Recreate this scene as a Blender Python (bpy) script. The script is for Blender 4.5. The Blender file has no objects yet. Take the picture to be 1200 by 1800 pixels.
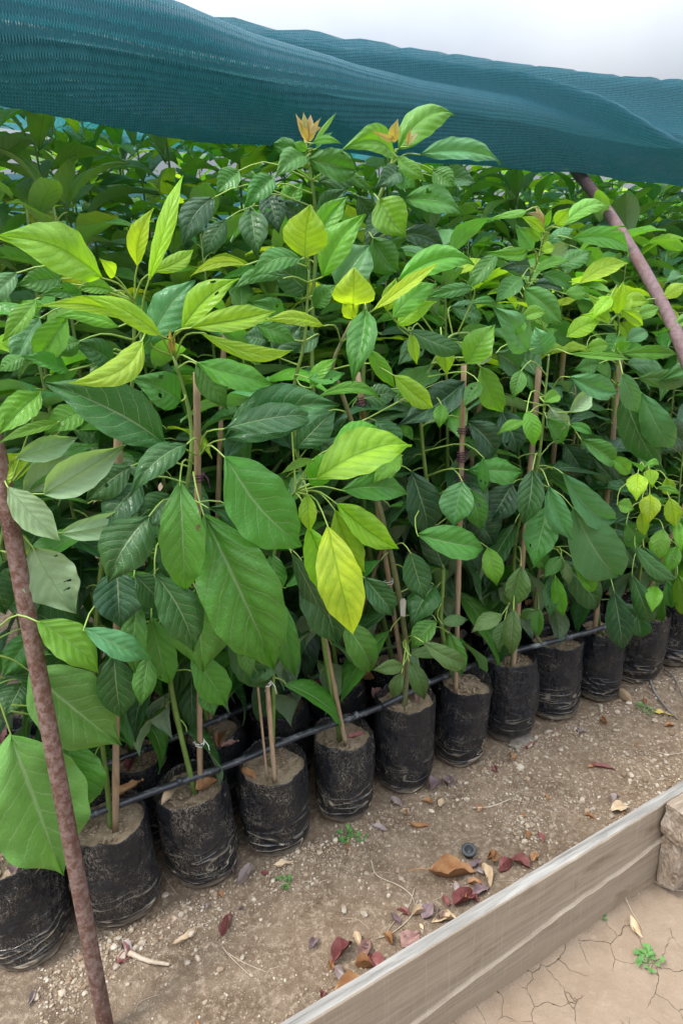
import bpy, math, random
import numpy as np
from mathutils import Vector, Matrix, noise
rnd = random.Random(7)
S = bpy.context.scene
# ---------------------------------------------------------------- camera
FPX, PITCH, ROLL, CH = 1152.8, 0.3479, -0.0379, 1.387
F = Vector((0, math.cos(PITCH), -math.sin(PITCH)))
U0 = Vector((0, math.sin(PITCH), math.cos(PITCH)))
R0 = Vector((1, 0, 0))
cr, sr = math.cos(ROLL), math.sin(ROLL)
RT = cr*R0 + sr*U0
UP = -sr*R0 + cr*U0
EYE = Vector((0, 0, CH))
cd = bpy.data.cameras.new('camera')
cam = bpy.data.objects.new('camera', cd)
S.collection.objects.link(cam)
m = Matrix.Identity(4)
for i in range(3):
    m[i][0] = RT[i]; m[i][1] = UP[i]; m[i][2] = -F[i]; m[i][3] = EYE[i]
cam.matrix_world = m
cd.sensor_fit = 'VERTICAL'; cd.sensor_height = 36; cd.lens = FPX*36/1800
cd.clip_start = 0.05; cd.clip_end = 2000
S.camera = cam
# ---------------------------------------------------------------- sky, sun, exposure
W = bpy.data.worlds.new('World'); S.world = W; W.use_nodes = True
wn = W.node_tree.nodes; wl = W.node_tree.links
for n in list(wn): wn.remove(n)
out = wn.new('ShaderNodeOutputWorld'); bg = wn.new('ShaderNodeBackground')
sky = wn.new('ShaderNodeTexSky'); sky.sky_type = 'NISHITA'; sky.sun_disc = False
SUN_EL, SUN_AZ = math.radians(60), math.radians(250)
sky.sun_elevation = SUN_EL; sky.sun_rotation = SUN_AZ
tc = wn.new('ShaderNodeTexCoord')
nz = wn.new('ShaderNodeTexNoise'); nz.inputs['Scale'].default_value = 2.2; nz.inputs['Detail'].default_value = 6
cr_ = wn.new('ShaderNodeMapRange'); cr_.inputs[1].default_value = .25; cr_.inputs[2].default_value = .62
cr_.inputs[3].default_value = .5; cr_.inputs[4].default_value = .99
mx = wn.new('ShaderNodeMix'); mx.data_type = 'RGBA'
mx.inputs[7].default_value = (8.2, 8.7, 9.4, 1)
wl.new(tc.outputs['Generated'], nz.inputs['Vector']); wl.new(nz.outputs['Fac'], cr_.inputs[0])
wl.new(cr_.outputs[0], mx.inputs[0]); wl.new(sky.outputs[0], mx.inputs[6]); wl.new(mx.outputs[2], bg.inputs[0])
sx = wn.new('ShaderNodeSeparateXYZ'); gr_ = wn.new('ShaderNodeMapRange'); gr_.inputs[1].default_value = .15; gr_.inputs[2].default_value = .9
gr_.inputs[3].default_value = .18; gr_.inputs[4].default_value = 1.75; wl.new(tc.outputs['Generated'], sx.inputs[0]); wl.new(sx.outputs[2], gr_.inputs[0])
mg = wn.new('ShaderNodeMix'); mg.data_type = 'RGBA'; mg.blend_type = 'MULTIPLY'; mg.inputs[0].default_value = 1
wl.new(mx.outputs[2], mg.inputs[6]); wl.new(gr_.outputs[0], mg.inputs[7]); wl.new(mg.outputs[2], bg.inputs[0])
wl.new(bg.outputs[0], out.inputs[0])
bg.inputs[1].default_value = 0.11
sd = bpy.data.lights.new('sun', 'SUN'); sd.energy = 1.5; sd.angle = math.radians(14); sd.color = (1, .96, .9)
sun = bpy.data.objects.new('sun', sd); S.collection.objects.link(sun)
# soft sun high on the left, a little behind the camera
az = math.radians(250); dirv = Vector((math.sin(az)*math.cos(SUN_EL), math.cos(az)*math.cos(SUN_EL), math.sin(SUN_EL)))
sky.sun_rotation = az
sun.rotation_euler = dirv.to_track_quat('Z', 'Y').to_euler()
S.view_settings.view_transform = 'Standard'; S.view_settings.look = 'None'
S.view_settings.exposure = 1.37; S.view_settings.gamma = 1
S.render.engine = 'CYCLES'
S.cycles.max_bounces = 8; S.cycles.transparent_max_bounces = 12

# ---------------------------------------------------------------- frame of the rows
P0 = Vector((-0.7313, 1.0758, 0)); TH = 0.4905
D = Vector((math.cos(TH), math.sin(TH), 0)); N = Vector((-math.sin(TH), math.cos(TH), 0))
def SV(s, v, z=0): return P0 + D*s + N*v + Vector((0, 0, z))
def ray(px, py): return (F + RT*((px-600)/FPX) - UP*((py-900)/FPX))
def T(px, py, v):
    d = ray(px, py); k = (v - (EYE-P0).dot(N))/d.dot(N); return EYE + d*k
def G(px, py, z=0.0):
    d = ray(px, py); return EYE + d*((z-CH)/d.z)
def proj(p):
    q = p-EYE; z = q.dot(F); return (600+FPX*q.dot(RT)/z, 900-FPX*q.dot(UP)/z, z)
def lerp(a, b, t): return a+(b-a)*t
def interp(x, xs, ys): return float(np.interp(x, xs, ys))

# ---------------------------------------------------------------- object helpers
COL = S.collection
def link(o, parent=None):
    COL.objects.link(o)
    if parent is not None: o.parent = parent
    return o
def tag(o, label=None, cat=None, group=None, kind=None):
    if label: o['label'] = label
    if cat: o['category'] = cat
    if group: o['group'] = group
    if kind: o['kind'] = kind
    return o
def empty(name, loc, label, cat, group=None):
    o = bpy.data.objects.new(name, None); o.location = loc; o.empty_display_size = .05
    link(o); return tag(o, label, cat, group)
class MB:
    def __init__(s): s.v = []; s.f = []; s.m = []; s.uv = []; s.c = []
    def add(s, vs, fs, mi=0, uvs=None, col=(1, 1, 1, 1)):
        b = len(s.v); s.v += [tuple(p) for p in vs]; s.f += [tuple(i+b for i in f) for f in fs]
        s.m += [mi]*len(fs); s.uv += (uvs if uvs else [(0, 0)]*len(vs)); s.c += [col]*len(vs)
    def tube(s, pts, rad, n=8, mi=0, col=(1, 1, 1, 1), cap=True, jit=0):
        pts = [Vector(p) for p in pts]; vs = []; uv = []; L = 0
        if not hasattr(rad, '__len__'): rad = [rad]*len(pts)
        up = None
        for i, p in enumerate(pts):
            t = (pts[min(i+1, len(pts)-1)]-pts[max(i-1, 0)]).normalized()
            if up is None:
                up = t.orthogonal().normalized()
            up = (up - t*up.dot(t)).normalized(); b = t.cross(up)
            if i: L += (p-pts[i-1]).length
            for k in range(n):
                a = 2*math.pi*k/n; r = rad[i]*(1+jit*rnd.uniform(-1, 1))
                vs.append(p + up*math.cos(a)*r + b*math.sin(a)*r); uv.append((k/n, L))
        fs = []
        for i in range(len(pts)-1):
            for k in range(n):
                k2 = (k+1) % n; fs.append((i*n+k, i*n+k2, (i+1)*n+k2, (i+1)*n+k))
        if cap:
            fs.append(tuple(range(n-1, -1, -1))); fs.append(tuple((len(pts)-1)*n+k for k in range(n)))
        s.add(vs, fs, mi, uv, col)
    def mesh(s, name, mats, smooth=True):
        me = bpy.data.meshes.new(name); me.from_pydata(s.v, [], s.f)
        for mt in mats: me.materials.append(mt)
        me.polygons.foreach_set('material_index', s.m)
        me.polygons.foreach_set('use_smooth', [smooth]*len(s.f))
        li = np.zeros(len(me.loops), dtype=np.int32); me.loops.foreach_get('vertex_index', li)
        uvl = me.uv_layers.new(name='UVMap'); uvl.data.foreach_set('uv', np.array(s.uv, dtype=np.float32)[li].ravel())
        ca = me.color_attributes.new('tint', 'FLOAT_COLOR', 'POINT'); ca.data.foreach_set('color', np.array(s.c, dtype=np.float32).ravel())
        me.update(); return me
    def obj(s, name, mats, parent=None, smooth=True, loc=None):
        if not isinstance(mats, (list, tuple)): mats = [mats]
        if loc is not None:
            l = Vector(loc); s.v = [tuple(Vector(p)-l) for p in s.v]
        o = bpy.data.objects.new(name, s.mesh(name, mats, smooth))
        if loc is not None: o.location = loc
        return link(o, parent)
def spline(pts, n):
    pts = [Vector(p) for p in pts]
    if len(pts) == 2: return [pts[0].lerp(pts[1], i/(n-1)) for i in range(n)]
    P = [pts[0]*2-pts[1]]+pts+[pts[-1]*2-pts[-2]]; o = []
    for i in range(n):
        t = i/(n-1)*(len(pts)-1); k = min(int(t), len(pts)-2); t -= k
        a, b, c, d = P[k:k+4]
        o.append(.5*((2*b)+(c-a)*t+(2*a-5*b+4*c-d)*t*t+(3*b-a-3*c+d)*t**3))
    return o

# ---------------------------------------------------------------- material helpers
class NT:
    def __init__(s, name):
        s.mat = bpy.data.materials.new(name); s.mat.use_nodes = True; s.t = s.mat.node_tree
        for n in list(s.t.nodes): s.t.nodes.remove(n)
        s.out = s.n('ShaderNodeOutputMaterial')
    def n(s, typ, **kw):
        n = s.t.nodes.new(typ)
        for k, v in kw.items(): setattr(n, k, v)
        return n
    def l(s, a, b): s.t.links.new(a, b)
    def put(s, sock, v):
        if hasattr(v, 'is_output') or isinstance(v, bpy.types.NodeSocket): s.l(v, sock)
        else: sock.default_value = v
    def math(s, op, a, b=0.0, c=0.0, clamp=False):
        n = s.n('ShaderNodeMath', operation=op, use_clamp=clamp)
        s.put(n.inputs[0], a); s.put(n.inputs[1], b); s.put(n.inputs[2], c); return n.outputs[0]
    def mix(s, f, a, b, typ='MIX'):
        n = s.n('ShaderNodeMix', data_type='RGBA', blend_type=typ)
        s.put(n.inputs[0], f); s.put(n.inputs[6], a if not isinstance(a, tuple) else (*a, 1)[:4]); s.put(n.inputs[7], b if not isinstance(b, tuple) else (*b, 1)[:4]); return n.outputs[2]
    def rng(s, x, a, b, c=0.0, d=1.0, smooth=False):
        n = s.n('ShaderNodeMapRange'); n.interpolation_type = 'SMOOTHSTEP' if smooth else 'LINEAR'
        s.put(n.inputs[0], x)
        for i, v in enumerate((a, b, c, d)): n.inputs[i+1].default_value = v
        return n.outputs[0]
    def noise(s, vec=None, scale=5, detail=4, rough=.55, dist=0):
        n = s.n('ShaderNodeTexNoise'); n.inputs['Scale'].default_value = scale; n.inputs['Detail'].default_value = detail
        n.inputs['Roughness'].default_value = rough; n.inputs['Distortion'].default_value = dist
        if vec is not None: s.l(vec, n.inputs['Vector'])
        return n.outputs['Fac']
    def obj(s, scale=None):
        t = s.n('ShaderNodeTexCoord').outputs['Object']
        if scale: 
            mp = s.n('ShaderNodeMapping'); s.l(t, mp.inputs[0]); mp.inputs['Scale'].default_value = scale; t = mp.outputs[0]
        return t
    def bump(s, h, strength=.5, dist=.002):
        b = s.n('ShaderNodeBump'); b.inputs['Strength'].default_value = strength; b.inputs['Distance'].default_value = dist
        s.l(h, b.inputs['Height']); return b.outputs[0]
    def bsdf(s, col, rough=.6, normal=None, spec=.5, metal=0, final=True):
        p = s.n('ShaderNodeBsdfPrincipled'); s.put(p.inputs['Base Color'], (*col, 1) if isinstance(col, tuple) else col)
        s.put(p.inputs['Roughness'], rough); s.put(p.inputs['Specular IOR Level'], spec); p.inputs['Metallic'].default_value = metal
        if normal is not None: s.l(normal, p.inputs['Normal'])
        if final: s.l(p.outputs[0], s.out.inputs[0])
        return p

def leaf_material():
    t = NT('leaf_blade'); M = t.math
    at = t.n('ShaderNodeAttribute', attribute_name='tint')
    oi = t.n('ShaderNodeObjectInfo')
    uv = t.n('ShaderNodeUVMap'); sp = t.n('ShaderNodeSeparateXYZ'); t.l(uv.outputs[0], sp.inputs[0])
    u, v = sp.outputs[0], sp.outputs[1]
    vv = M('MULTIPLY', M('SUBTRACT', v, .5), 2)
    a = M('ABSOLUTE', vv)
    sgn = M('SIGN', vv)
    mid = t.rng(M('DIVIDE', a, M('SUBTRACT', 1.25, u)), .018, .07, 1, 0, True)
    # side veins leave the midrib at an angle and curve towards the tip
    ph = M('ADD', M('MULTIPLY', M('SUBTRACT', u, M('MULTIPLY', M('POWER', a, 1.25), .25)), 7.4), M('MULTIPLY', sgn, .22))
    wob = t.noise(uv.outputs[0], 6, 2)
    ph = M('ADD', ph, M('MULTIPLY', wob, .5))
    fr = M('ABSOLUTE', M('SUBTRACT', M('FRACT', ph), .5))      # 0.5 at vein
    side = t.rng(fr, .452, .494, 0, 1, True)
    side = M('MULTIPLY', side, t.rng(a, .55, .98, 1, .15))
    halo = M('MULTIPLY', t.rng(fr, .2, .5, 0, 1, True), .35)
    # small net of veins
    mp = t.n('ShaderNodeMapping'); t.l(uv.outputs[0], mp.inputs[0]); mp.inputs['Scale'].default_value = (2.0, 1, 1)
    vo = t.n('ShaderNodeTexVoronoi', feature='DISTANCE_TO_EDGE'); vo.inputs['Scale'].default_value = 16; t.l(mp.outputs[0], vo.inputs['Vector'])
    net = t.rng(vo.outputs['Distance'], .0, .09, 1, 0)
    veins = M('MAXIMUM', M('MAXIMUM', mid, M('MULTIPLY', side, .85)), M('MULTIPLY', net, .16))
    base = at.outputs['Color']; alpha = at.outputs['Alpha']
    # each leaf a little different, plus soft mottling
    hsv = t.n('ShaderNodeHueSaturation'); t.l(base, hsv.inputs['Color'])
    t.put(hsv.inputs['Hue'], t.rng(oi.outputs['Random'], 0, 1, .487, .512)); t.put(hsv.inputs['Value'], t.rng(M('FRACT', M('MULTIPLY', oi.outputs['Random'], 7.3)), 0, 1, .82, 1.16))
    mot = t.noise(t.obj(), 20, 4, .6)
    base = t.mix(M('MULTIPLY', t.rng(mot, .3, .7), .6), hsv.outputs[0], t.mix(.5, hsv.outputs[0], (.05, .14, .015), 'MIX'))
    darkv = t.mix(1, base, (.42, .55, .5), 'MULTIPLY')
    lightv = t.mix(.44, base, (.62, .78, .42))
    vcol = t.mix(alpha, darkv, lightv)
    topc = t.mix(M('MULTIPLY', veins, M('ADD', .55, M('MULTIPLY', alpha, .1))), base, vcol)
    topc = t.mix(M('MULTIPLY', M('MULTIPLY', halo, M('SUBTRACT', 1, alpha)), 1.0), topc, darkv)
    # dust and water marks on old leaves
    sp2 = t.noise(t.obj(), 260, 2, .6); big = t.noise(t.obj(), 22, 2)
    spots = M('MULTIPLY', M('MULTIPLY', t.rng(sp2, .68, .74), t.rng(big, .5, .62)), M('MULTIPLY', alpha, .55))
    topc = t.mix(spots, topc, (.45, .5, .42))
    # patchy ripening and small brown scars
    pt = t.noise(t.obj(), 26, 4, .6)
    topc = t.mix(M('MULTIPLY', t.rng(pt, .46, .66), M('MULTIPLY', M('SUBTRACT', 1, alpha), .45)), topc, (.13, .34, .02))
    sc_ = M('MULTIPLY', t.rng(t.noise(t.obj(), 85, 3, .6), .70, .74), t.rng(t.noise(t.obj(), 17, 2), .52, .62))
    topc = t.mix(M('MULTIPLY', sc_, .7), topc, (.16, .09, .035))
    # under side: paler, duller, veins standing out
    un = t.mix(.55, base, (.42, .58, .36))
    un = t.mix(M('MULTIPLY', veins, .5), un, t.mix(.45, base, (.38, .5, .16)))
    geo = t.n('ShaderNodeNewGeometry')
    col = t.mix(geo.outputs['Backfacing'], topc, un)
    q = M('ADD', M('MULTIPLY', t.rng(fr, 0, .5, 1, 0), .8), M('MULTIPLY', mid, -.8))
    q = M('ADD', q, M('MULTIPLY', net, -.25))
    q = M('ADD', q, M('MULTIPLY', t.noise(t.obj(), 60, 3), .8))
    bn = t.bump(q, .6, .002)
    ro = t.mix(geo.outputs['Backfacing'], (.27, .27, .27), (.6, .6, .6))
    ro = M('ADD', ro, M('MULTIPLY', t.rng(mot, .3, .7), .16))
    p = t.bsdf(col, ro, bn, .48, final=False)
    tr = t.n('ShaderNodeBsdfTranslucent')
    tcn = t.mix(1, t.mix(M('MULTIPLY', veins, .5), base, darkv), (1.5, 1.45, .5), 'MULTIPLY'); t.l(tcn, tr.inputs[0])
    ms = t.n('ShaderNodeMixShader'); t.put(ms.inputs[0], M('SUBTRACT', .52, M('MULTIPLY', alpha, .22)))
    t.l(p.outputs[0], ms.inputs[1]); t.l(tr.outputs[0], ms.inputs[2]); t.l(ms.outputs[0], t.out.inputs[0])
    return t.mat
M_LEAF = leaf_material()
def simple(name, c1, c2, scale, rough=.6, bumpd=.001, stretch=None, spec=.4, bs=.5):
    t = NT(name); o = t.obj(stretch); f = t.noise(o, scale, 6, .6)
    t.bsdf(t.mix(t.rng(f, .3, .7), c1, c2), rough, t.bump(f, bs, bumpd), spec); return t.mat
M_PET = simple('petiole_green', (.20, .32, .06), (.28, .40, .09), 30, .45)
M_STEMG = simple('green_stem', (.10, .17, .035), (.17, .26, .06), 40, .5)
M_STEMB = simple('woody_stem', (.09, .13, .035), (.20, .16, .09), 55, .7, .002)
M_TIE = simple('white_tie', (.6, .6, .55), (.75, .74, .7), 30, .5)
M_TWINE = simple('purple_twine', (.10, .02, .03), (.05, .03, .08), 200, .9)
def cane_mat():
    t = NT('bamboo_cane'); o = t.obj((1, 1, .12)); f = t.noise(o, 160, 5, .6); g = t.noise(t.obj(), 12, 3)
    c = t.mix(t.rng(f, .3, .7), (.22, .135, .075), (.42, .295, .18)); c = t.mix(t.rng(g, .4, .7), c, (.26, .19, .14))
    t.bsdf(c, .6, t.bump(f, .5, .001), .35); return t.mat
M_CANE = cane_mat()
def film_mat():
    # thin black plastic, creased, with dried soil on it
    t = NT('black_plastic_film'); M = t.math; o = t.obj(); oi = t.n('ShaderNodeObjectInfo')
    sp = t.n('ShaderNodeSeparateXYZ'); t.l(o, sp.inputs[0]); z = sp.outputs[2]
    add = t.n('ShaderNodeVectorMath', operation='ADD'); t.l(o, add.inputs[0])
    cb = t.n('ShaderNodeCombineXYZ'); t.put(cb.inputs[0], M('MULTIPLY', oi.outputs['Random'], 37)); t.put(cb.inputs[2], M('MULTIPLY', oi.outputs['Random'], 11)); t.l(cb.outputs[0], add.inputs[1])
    oo = add.outputs[0]
    def st(sc):
        mp = t.n('ShaderNodeMapping'); t.l(oo, mp.inputs[0]); mp.inputs['Scale'].default_value = sc; return mp.outputs[0]
    rnd_ = t.rng(oi.outputs['Color'], 0, 1)
    band = t.rng(M('ADD', z, M('MULTIPLY', t.noise(oo, 9, 2), .06)), .03, .17, 1, 0, True)
    cre = t.noise(st((1, 1, 4.6)), 8, 1.0, .4, .6)
    ridge = M('ABSOLUTE', M('SUBTRACT', cre, .5))
    crease = M('MULTIPLY', M('MULTIPLY', t.rng(ridge, .008, .026, 1, 0), band), t.rng(t.noise(oo, 15, 2), .46, .52))
    wide = M('MULTIPLY', t.rng(ridge, .0, .05, 1, 0), M('MULTIPLY', band, t.rng(t.noise(oo, 30, 2), .4, .65)))
    wr = M('ABSOLUTE', M('SUBTRACT', t.noise(st((1, 1, .6)), 70, 4, .6, 1.6), .5))
    web = t.rng(wr, .0, .02, 1, 0)
    patch = t.rng(t.noise(oo, 14, 4, .6), .44, .64)
    dustw = M('MULTIPLY', M('MULTIPLY', web, patch), t.rng(rnd_, 0, 1, .15, 1.7))
    fine = M('MULTIPLY', t.rng(t.noise(oo, 420, 2, .6), .58, .7), M('MULTIPLY', patch, t.rng(rnd_, 0, 1, .1, 1.5)))
    haze = M('MULTIPLY', t.rng(t.noise(oo, 8, 5, .65), .35, .8), .035)
    dust = M('ADD', M('ADD', M('MULTIPLY', M('MULTIPLY', crease, .95), t.rng(rnd_, 0, 1, .5, 1)), M('MULTIPLY', M('MULTIPLY', wide, .8), t.rng(rnd_, 0, 1, .25, 1))), M('ADD', M('MULTIPLY', dustw, .6), M('ADD', M('MULTIPLY', fine, .22), haze)), clamp=True)
    foot = M('MULTIPLY', t.rng(M('ADD', z, M('MULTIPLY', t.noise(oo, 25, 3), .03)), .012, .045, 1, 0), .55)
    dust = M('MAXIMUM', dust, foot, clamp=True)
    col = t.mix(dust, (.007, .009, .014), (.50, .42, .31))
    ro = M('ADD', .17, M('MULTIPLY', dust, .6), clamp=True)
    h = M('ADD', M('MULTIPLY', t.rng(ridge, 0, .09, 1, 0), M('ADD', .15, band)), M('MULTIPLY', t.noise(st((1, 1, .45)), 38, 4, .6, .8), 1.3))
    h = M('ADD', h, M('MULTIPLY', web, .12))
    t.bsdf(col, ro, t.bump(h, .9, .007), .5); return t.mat
M_FILM = film_mat()
def soil_mat(name='potting_soil', c1=(.20, .14, .085), c2=(.42, .33, .23)):
    t = NT(name); o = t.obj(); f = t.noise(o, 60, 7, .7); g = t.noise(o, 220, 3, .6)
    c = t.mix(t.rng(f, .3, .72), c1, c2); c = t.mix(t.rng(g, .62, .7), c, (.6, .55, .46))
    h = t.math('ADD', f, t.math('MULTIPLY', g, .4)); t.bsdf(c, .95, t.bump(h, .8, .006), .15); return t.mat
M_SOIL = soil_mat()
def pipe_mat():
    t = NT('black_poly_pipe'); o = t.obj(); f = t.noise(o, 18, 5, .65); g = t.noise(o, 120, 4, .7)
    d = t.math('MULTIPLY', t.rng(f, .5, .68), t.rng(g, .42, .62)); d = t.math('ADD', d, t.math('MULTIPLY', t.rng(t.noise(o, 5, 3), .35, .7), .1), clamp=True)
    t.bsdf(t.mix(d, (.018, .021, .027), (.36, .37, .38)), t.math('ADD', .34, t.math('MULTIPLY', d, .5)), t.bump(f, .3, .001)); return t.mat
M_PIPE = pipe_mat()
def rust_mat(name, a, b, c, sc=1.0):
    t = NT(name); o = t.obj(); f = t.noise(o, 85*sc, 6, .7); g = t.noise(o, 230*sc, 4, .7); k = t.noise(o, 9, 4, .6)
    col = t.mix(t.rng(f, .42, .58), a, b); col = t.mix(t.math('MULTIPLY', t.rng(k, .5, .68), t.rng(g, .35, .6)), col, c)
    col = t.mix(t.rng(g, .66, .74), col, (.30, .20, .15))
    t.bsdf(col, .78, t.bump(t.math('ADD', f, t.math('MULTIPLY', g, .6)), .6, .0015), .35); return t.mat
M_RUST = rust_mat('rusty_steel', (.10, .046, .030), (.185, .125, .105), (.06, .024, .016))
M_RUST2 = rust_mat('brown_painted_steel', (.115, .072, .074), (.165, .108, .11), (.12, .055, .045))
def net_mat():
    t = NT('knitted_shade_net'); M = t.math
    uv = t.n('ShaderNodeUVMap'); sp = t.n('ShaderNodeSeparateXYZ'); t.l(uv.outputs[0], sp.inputs[0]); u, v = sp.outputs[0], sp.outputs[1]
    # uv are in metres: ladders of loops 6 mm apart, slanting threads between
    P = 2*math.pi
    lad = M('SINE', M('MULTIPLY', u, P/.0056))
    zig = M('SINE', M('ADD', M('MULTIPLY', v, P/.0043), M('MULTIPLY', lad, 1.7)))
    brk = t.noise(uv.outputs[0], 90, 3, .6)
    th = M('ADD', M('MULTIPLY', zig, .62), M('MULTIPLY', lad, .38))
    th = M('ADD', th, M('MULTIPLY', M('SUBTRACT', brk, .5), 1.2))
    hole = t.rng(th, -.8, -.22, 1, 0)
    big = t.noise(uv.outputs[0], 3, 3)
    col = t.mix(t.rng(th, -.6, .9), (.010, .075, .110), (.068, .265, .345))
    col = t.mix(M('MULTIPLY', t.rng(big, .3, .7), .35), col, (.02, .13, .20))
    # palest tone at the peaks of the weave pattern
    col = t.mix(t.rng(th, .85, 1.2, 0, .5), col, (.20, .40, .47))
    p = t.bsdf(col, .5, t.bump(th, .8, .003), .35, final=False)
    tr = t.n('ShaderNodeBsdfTranslucent'); t.l(t.mix(.5, col, (.03, .30, .30)), tr.inputs[0])
    tp = t.n('ShaderNodeBsdfTransparent')
    m1 = t.n('ShaderNodeMixShader'); m1.inputs[0].default_value = .42; t.l(p.outputs[0], m1.inputs[1]); t.l(tr.outputs[0], m1.inputs[2])
    m2 = t.n('ShaderNodeMixShader'); t.put(m2.inputs[0], M('MULTIPLY', hole, .58)); t.l(m1.outputs[0], m2.inputs[1]); t.l(tp.outputs[0], m2.inputs[2])
    t.l(m2.outputs[0], t.out.inputs[0]); return t.mat
M_NET = net_mat()
def wood_mat():
    t = NT('weathered_timber'); M = t.math; o = t.obj((.05, 1, 1)); f = t.noise(o, 90, 6, .65, .4); g = t.noise(t.obj(), 7, 4); s = t.noise(t.obj((1, 1, .04)), 150, 3, .7)
    geo = t.n('ShaderNodeNewGeometry'); sp = t.n('ShaderNodeSeparateXYZ'); t.l(geo.outputs['True Normal'], sp.inputs[0])
    c = t.mix(t.rng(f, .3, .7), (.205, .158, .113), (.355, .295, .225)); c = t.mix(t.rng(g, .35, .7, 0, .5), c, (.27, .215, .165))
    kn = t.noise(t.obj((.35, 1, 1)), 16, 3, .5, .5); c = t.mix(M('MULTIPLY', t.rng(kn, .60, .70), .6), c, (.13, .085, .055))
    sz = t.n('ShaderNodeSeparateXYZ'); t.l(t.obj(), sz.inputs[0]); mudl = t.rng(M('ADD', sz.outputs[2], M('MULTIPLY', t.noise(t.obj(), 22, 4, .6), .07)), .035, .075, .8, 0); c = t.mix(mudl, c, (.27, .205, .145))
    c = t.mix(M('MULTIPLY', t.rng(s, .55, .7), .35), c, (.38, .32, .25))
    # the upper edge has bleached to grey
    so_ = t.n('ShaderNodeSeparateXYZ'); t.l(t.obj(), so_.inputs[0])
    c = t.mix(M('MULTIPLY', t.rng(sp.outputs[2], .6, .9), t.rng(so_.outputs[2], .17, .19)), c, t.mix(t.rng(f, .35, .65), (.13, .12, .108), (.30, .285, .26)))
    t.bsdf(c, .85, t.bump(M('ADD', f, M('MULTIPLY', s, .5)), .7, .002), .2); return t.mat
M_WOOD = wood_mat()
def block_mat():
    t = NT('broken_grey_wood'); o = t.obj((.12, 1, 1)); f = t.noise(o, 60, 7, .7, .5); g = t.noise(t.obj(), 18, 4)
    c = t.mix(t.rng(f, .3, .7), (.12, .085, .06), (.36, .29, .22)); c = t.mix(t.rng(g, .5, .7, 0, .6), c, (.38, .33, .28))
    t.bsdf(c, .9, t.bump(f, .9, .006), .2); return t.mat
M_BLOCK = block_mat()
def ground_mat():
    t = NT('dry_dirt'); M = t.math; geo = t.n('ShaderNodeNewGeometry'); o = geo.outputs['Position']
    big = t.noise(o, 1.7, 4); med = t.noise(o, 9, 6, .65); fin = t.noise(o, 70, 6, .7); gr = t.noise(o, 330, 3, .6)
    c = t.mix(t.rng(med, .32, .68), (.112, .076, .049), (.265, .200, .142)); c = t.mix(t.rng(big, .35, .65, 0, .55), c, (.24, .165, .105))
    c = t.mix(M('MULTIPLY', t.rng(fin, .5, .66), .75), c, (.42, .335, .245)); c = t.mix(t.rng(fin, .3, .42, .55, 0), c, (.10, .065, .042))
    c = t.mix(M('MULTIPLY', t.rng(gr, .63, .7), .7), c, (.52, .45, .36))
    # the far side of the board is a crusted, cracked mud: v below about -0.95
    sp = t.n('ShaderNodeSeparateXYZ'); t.l(o, sp.inputs[0])
    ww = M('ADD', M('MULTIPLY', sp.outputs[0], BN[0]), M('MULTIPLY', sp.outputs[1], BN[1]))
    out_ = t.rng(M('SUBTRACT', ww, BC), -.03, .03, 1, 0, True)
    dv = t.n('ShaderNodeVectorMath', operation='ADD'); t.l(o, dv.inputs[0])
    nzz = t.n('ShaderNodeTexNoise'); nzz.inputs['Scale'].default_value = 14; nzz.inputs['Detail'].default_value = 4; t.l(o, nzz.inputs['Vector'])
    sc = t.n('ShaderNodeVectorMath', operation='SCALE'); t.l(nzz.outputs['Color'], sc.inputs[0]); sc.inputs[3].default_value = .06; t.l(sc.outputs[0], dv.inputs[1])
    vo = t.n('ShaderNodeTexVoronoi', feature='DISTANCE_TO_EDGE'); vo.inputs['Scale'].default_value = 15; t.l(dv.outputs[0], vo.inputs['Vector'])
    crk = M('MULTIPLY', t.rng(M('ADD', vo.outputs['Distance'], M('MULTIPLY', t.noise(o, 40, 3), .02)), .006, .02, 1, 0), t.rng(t.noise(o, 6, 2), .42, .62))
    crk = M('MULTIPLY', crk, M('ADD', M('MULTIPLY', out_, .9), .16, clamp=True))
    mud = t.mix(t.rng(med, .3, .7), (.20, .145, .10), (.275, .21, .15)); mud = t.mix(t.rng(fin, .55, .75, 0, .5), mud, (.32, .26, .19))
    c = t.mix(out_, c, mud); c = t.mix(crk, c, (.09, .055, .035))
    h = M('ADD', M('MULTIPLY', fin, 1.0), M('MULTIPLY', gr, .35)); h = M('MULTIPLY', h, M('SUBTRACT', 1, M('MULTIPLY', out_, .6)))
    h = M('SUBTRACT', h, M('MULTIPLY', crk, 1.4))
    t.bsdf(c, .95, t.bump(h, .9, .012), .12); return t.mat
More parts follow.
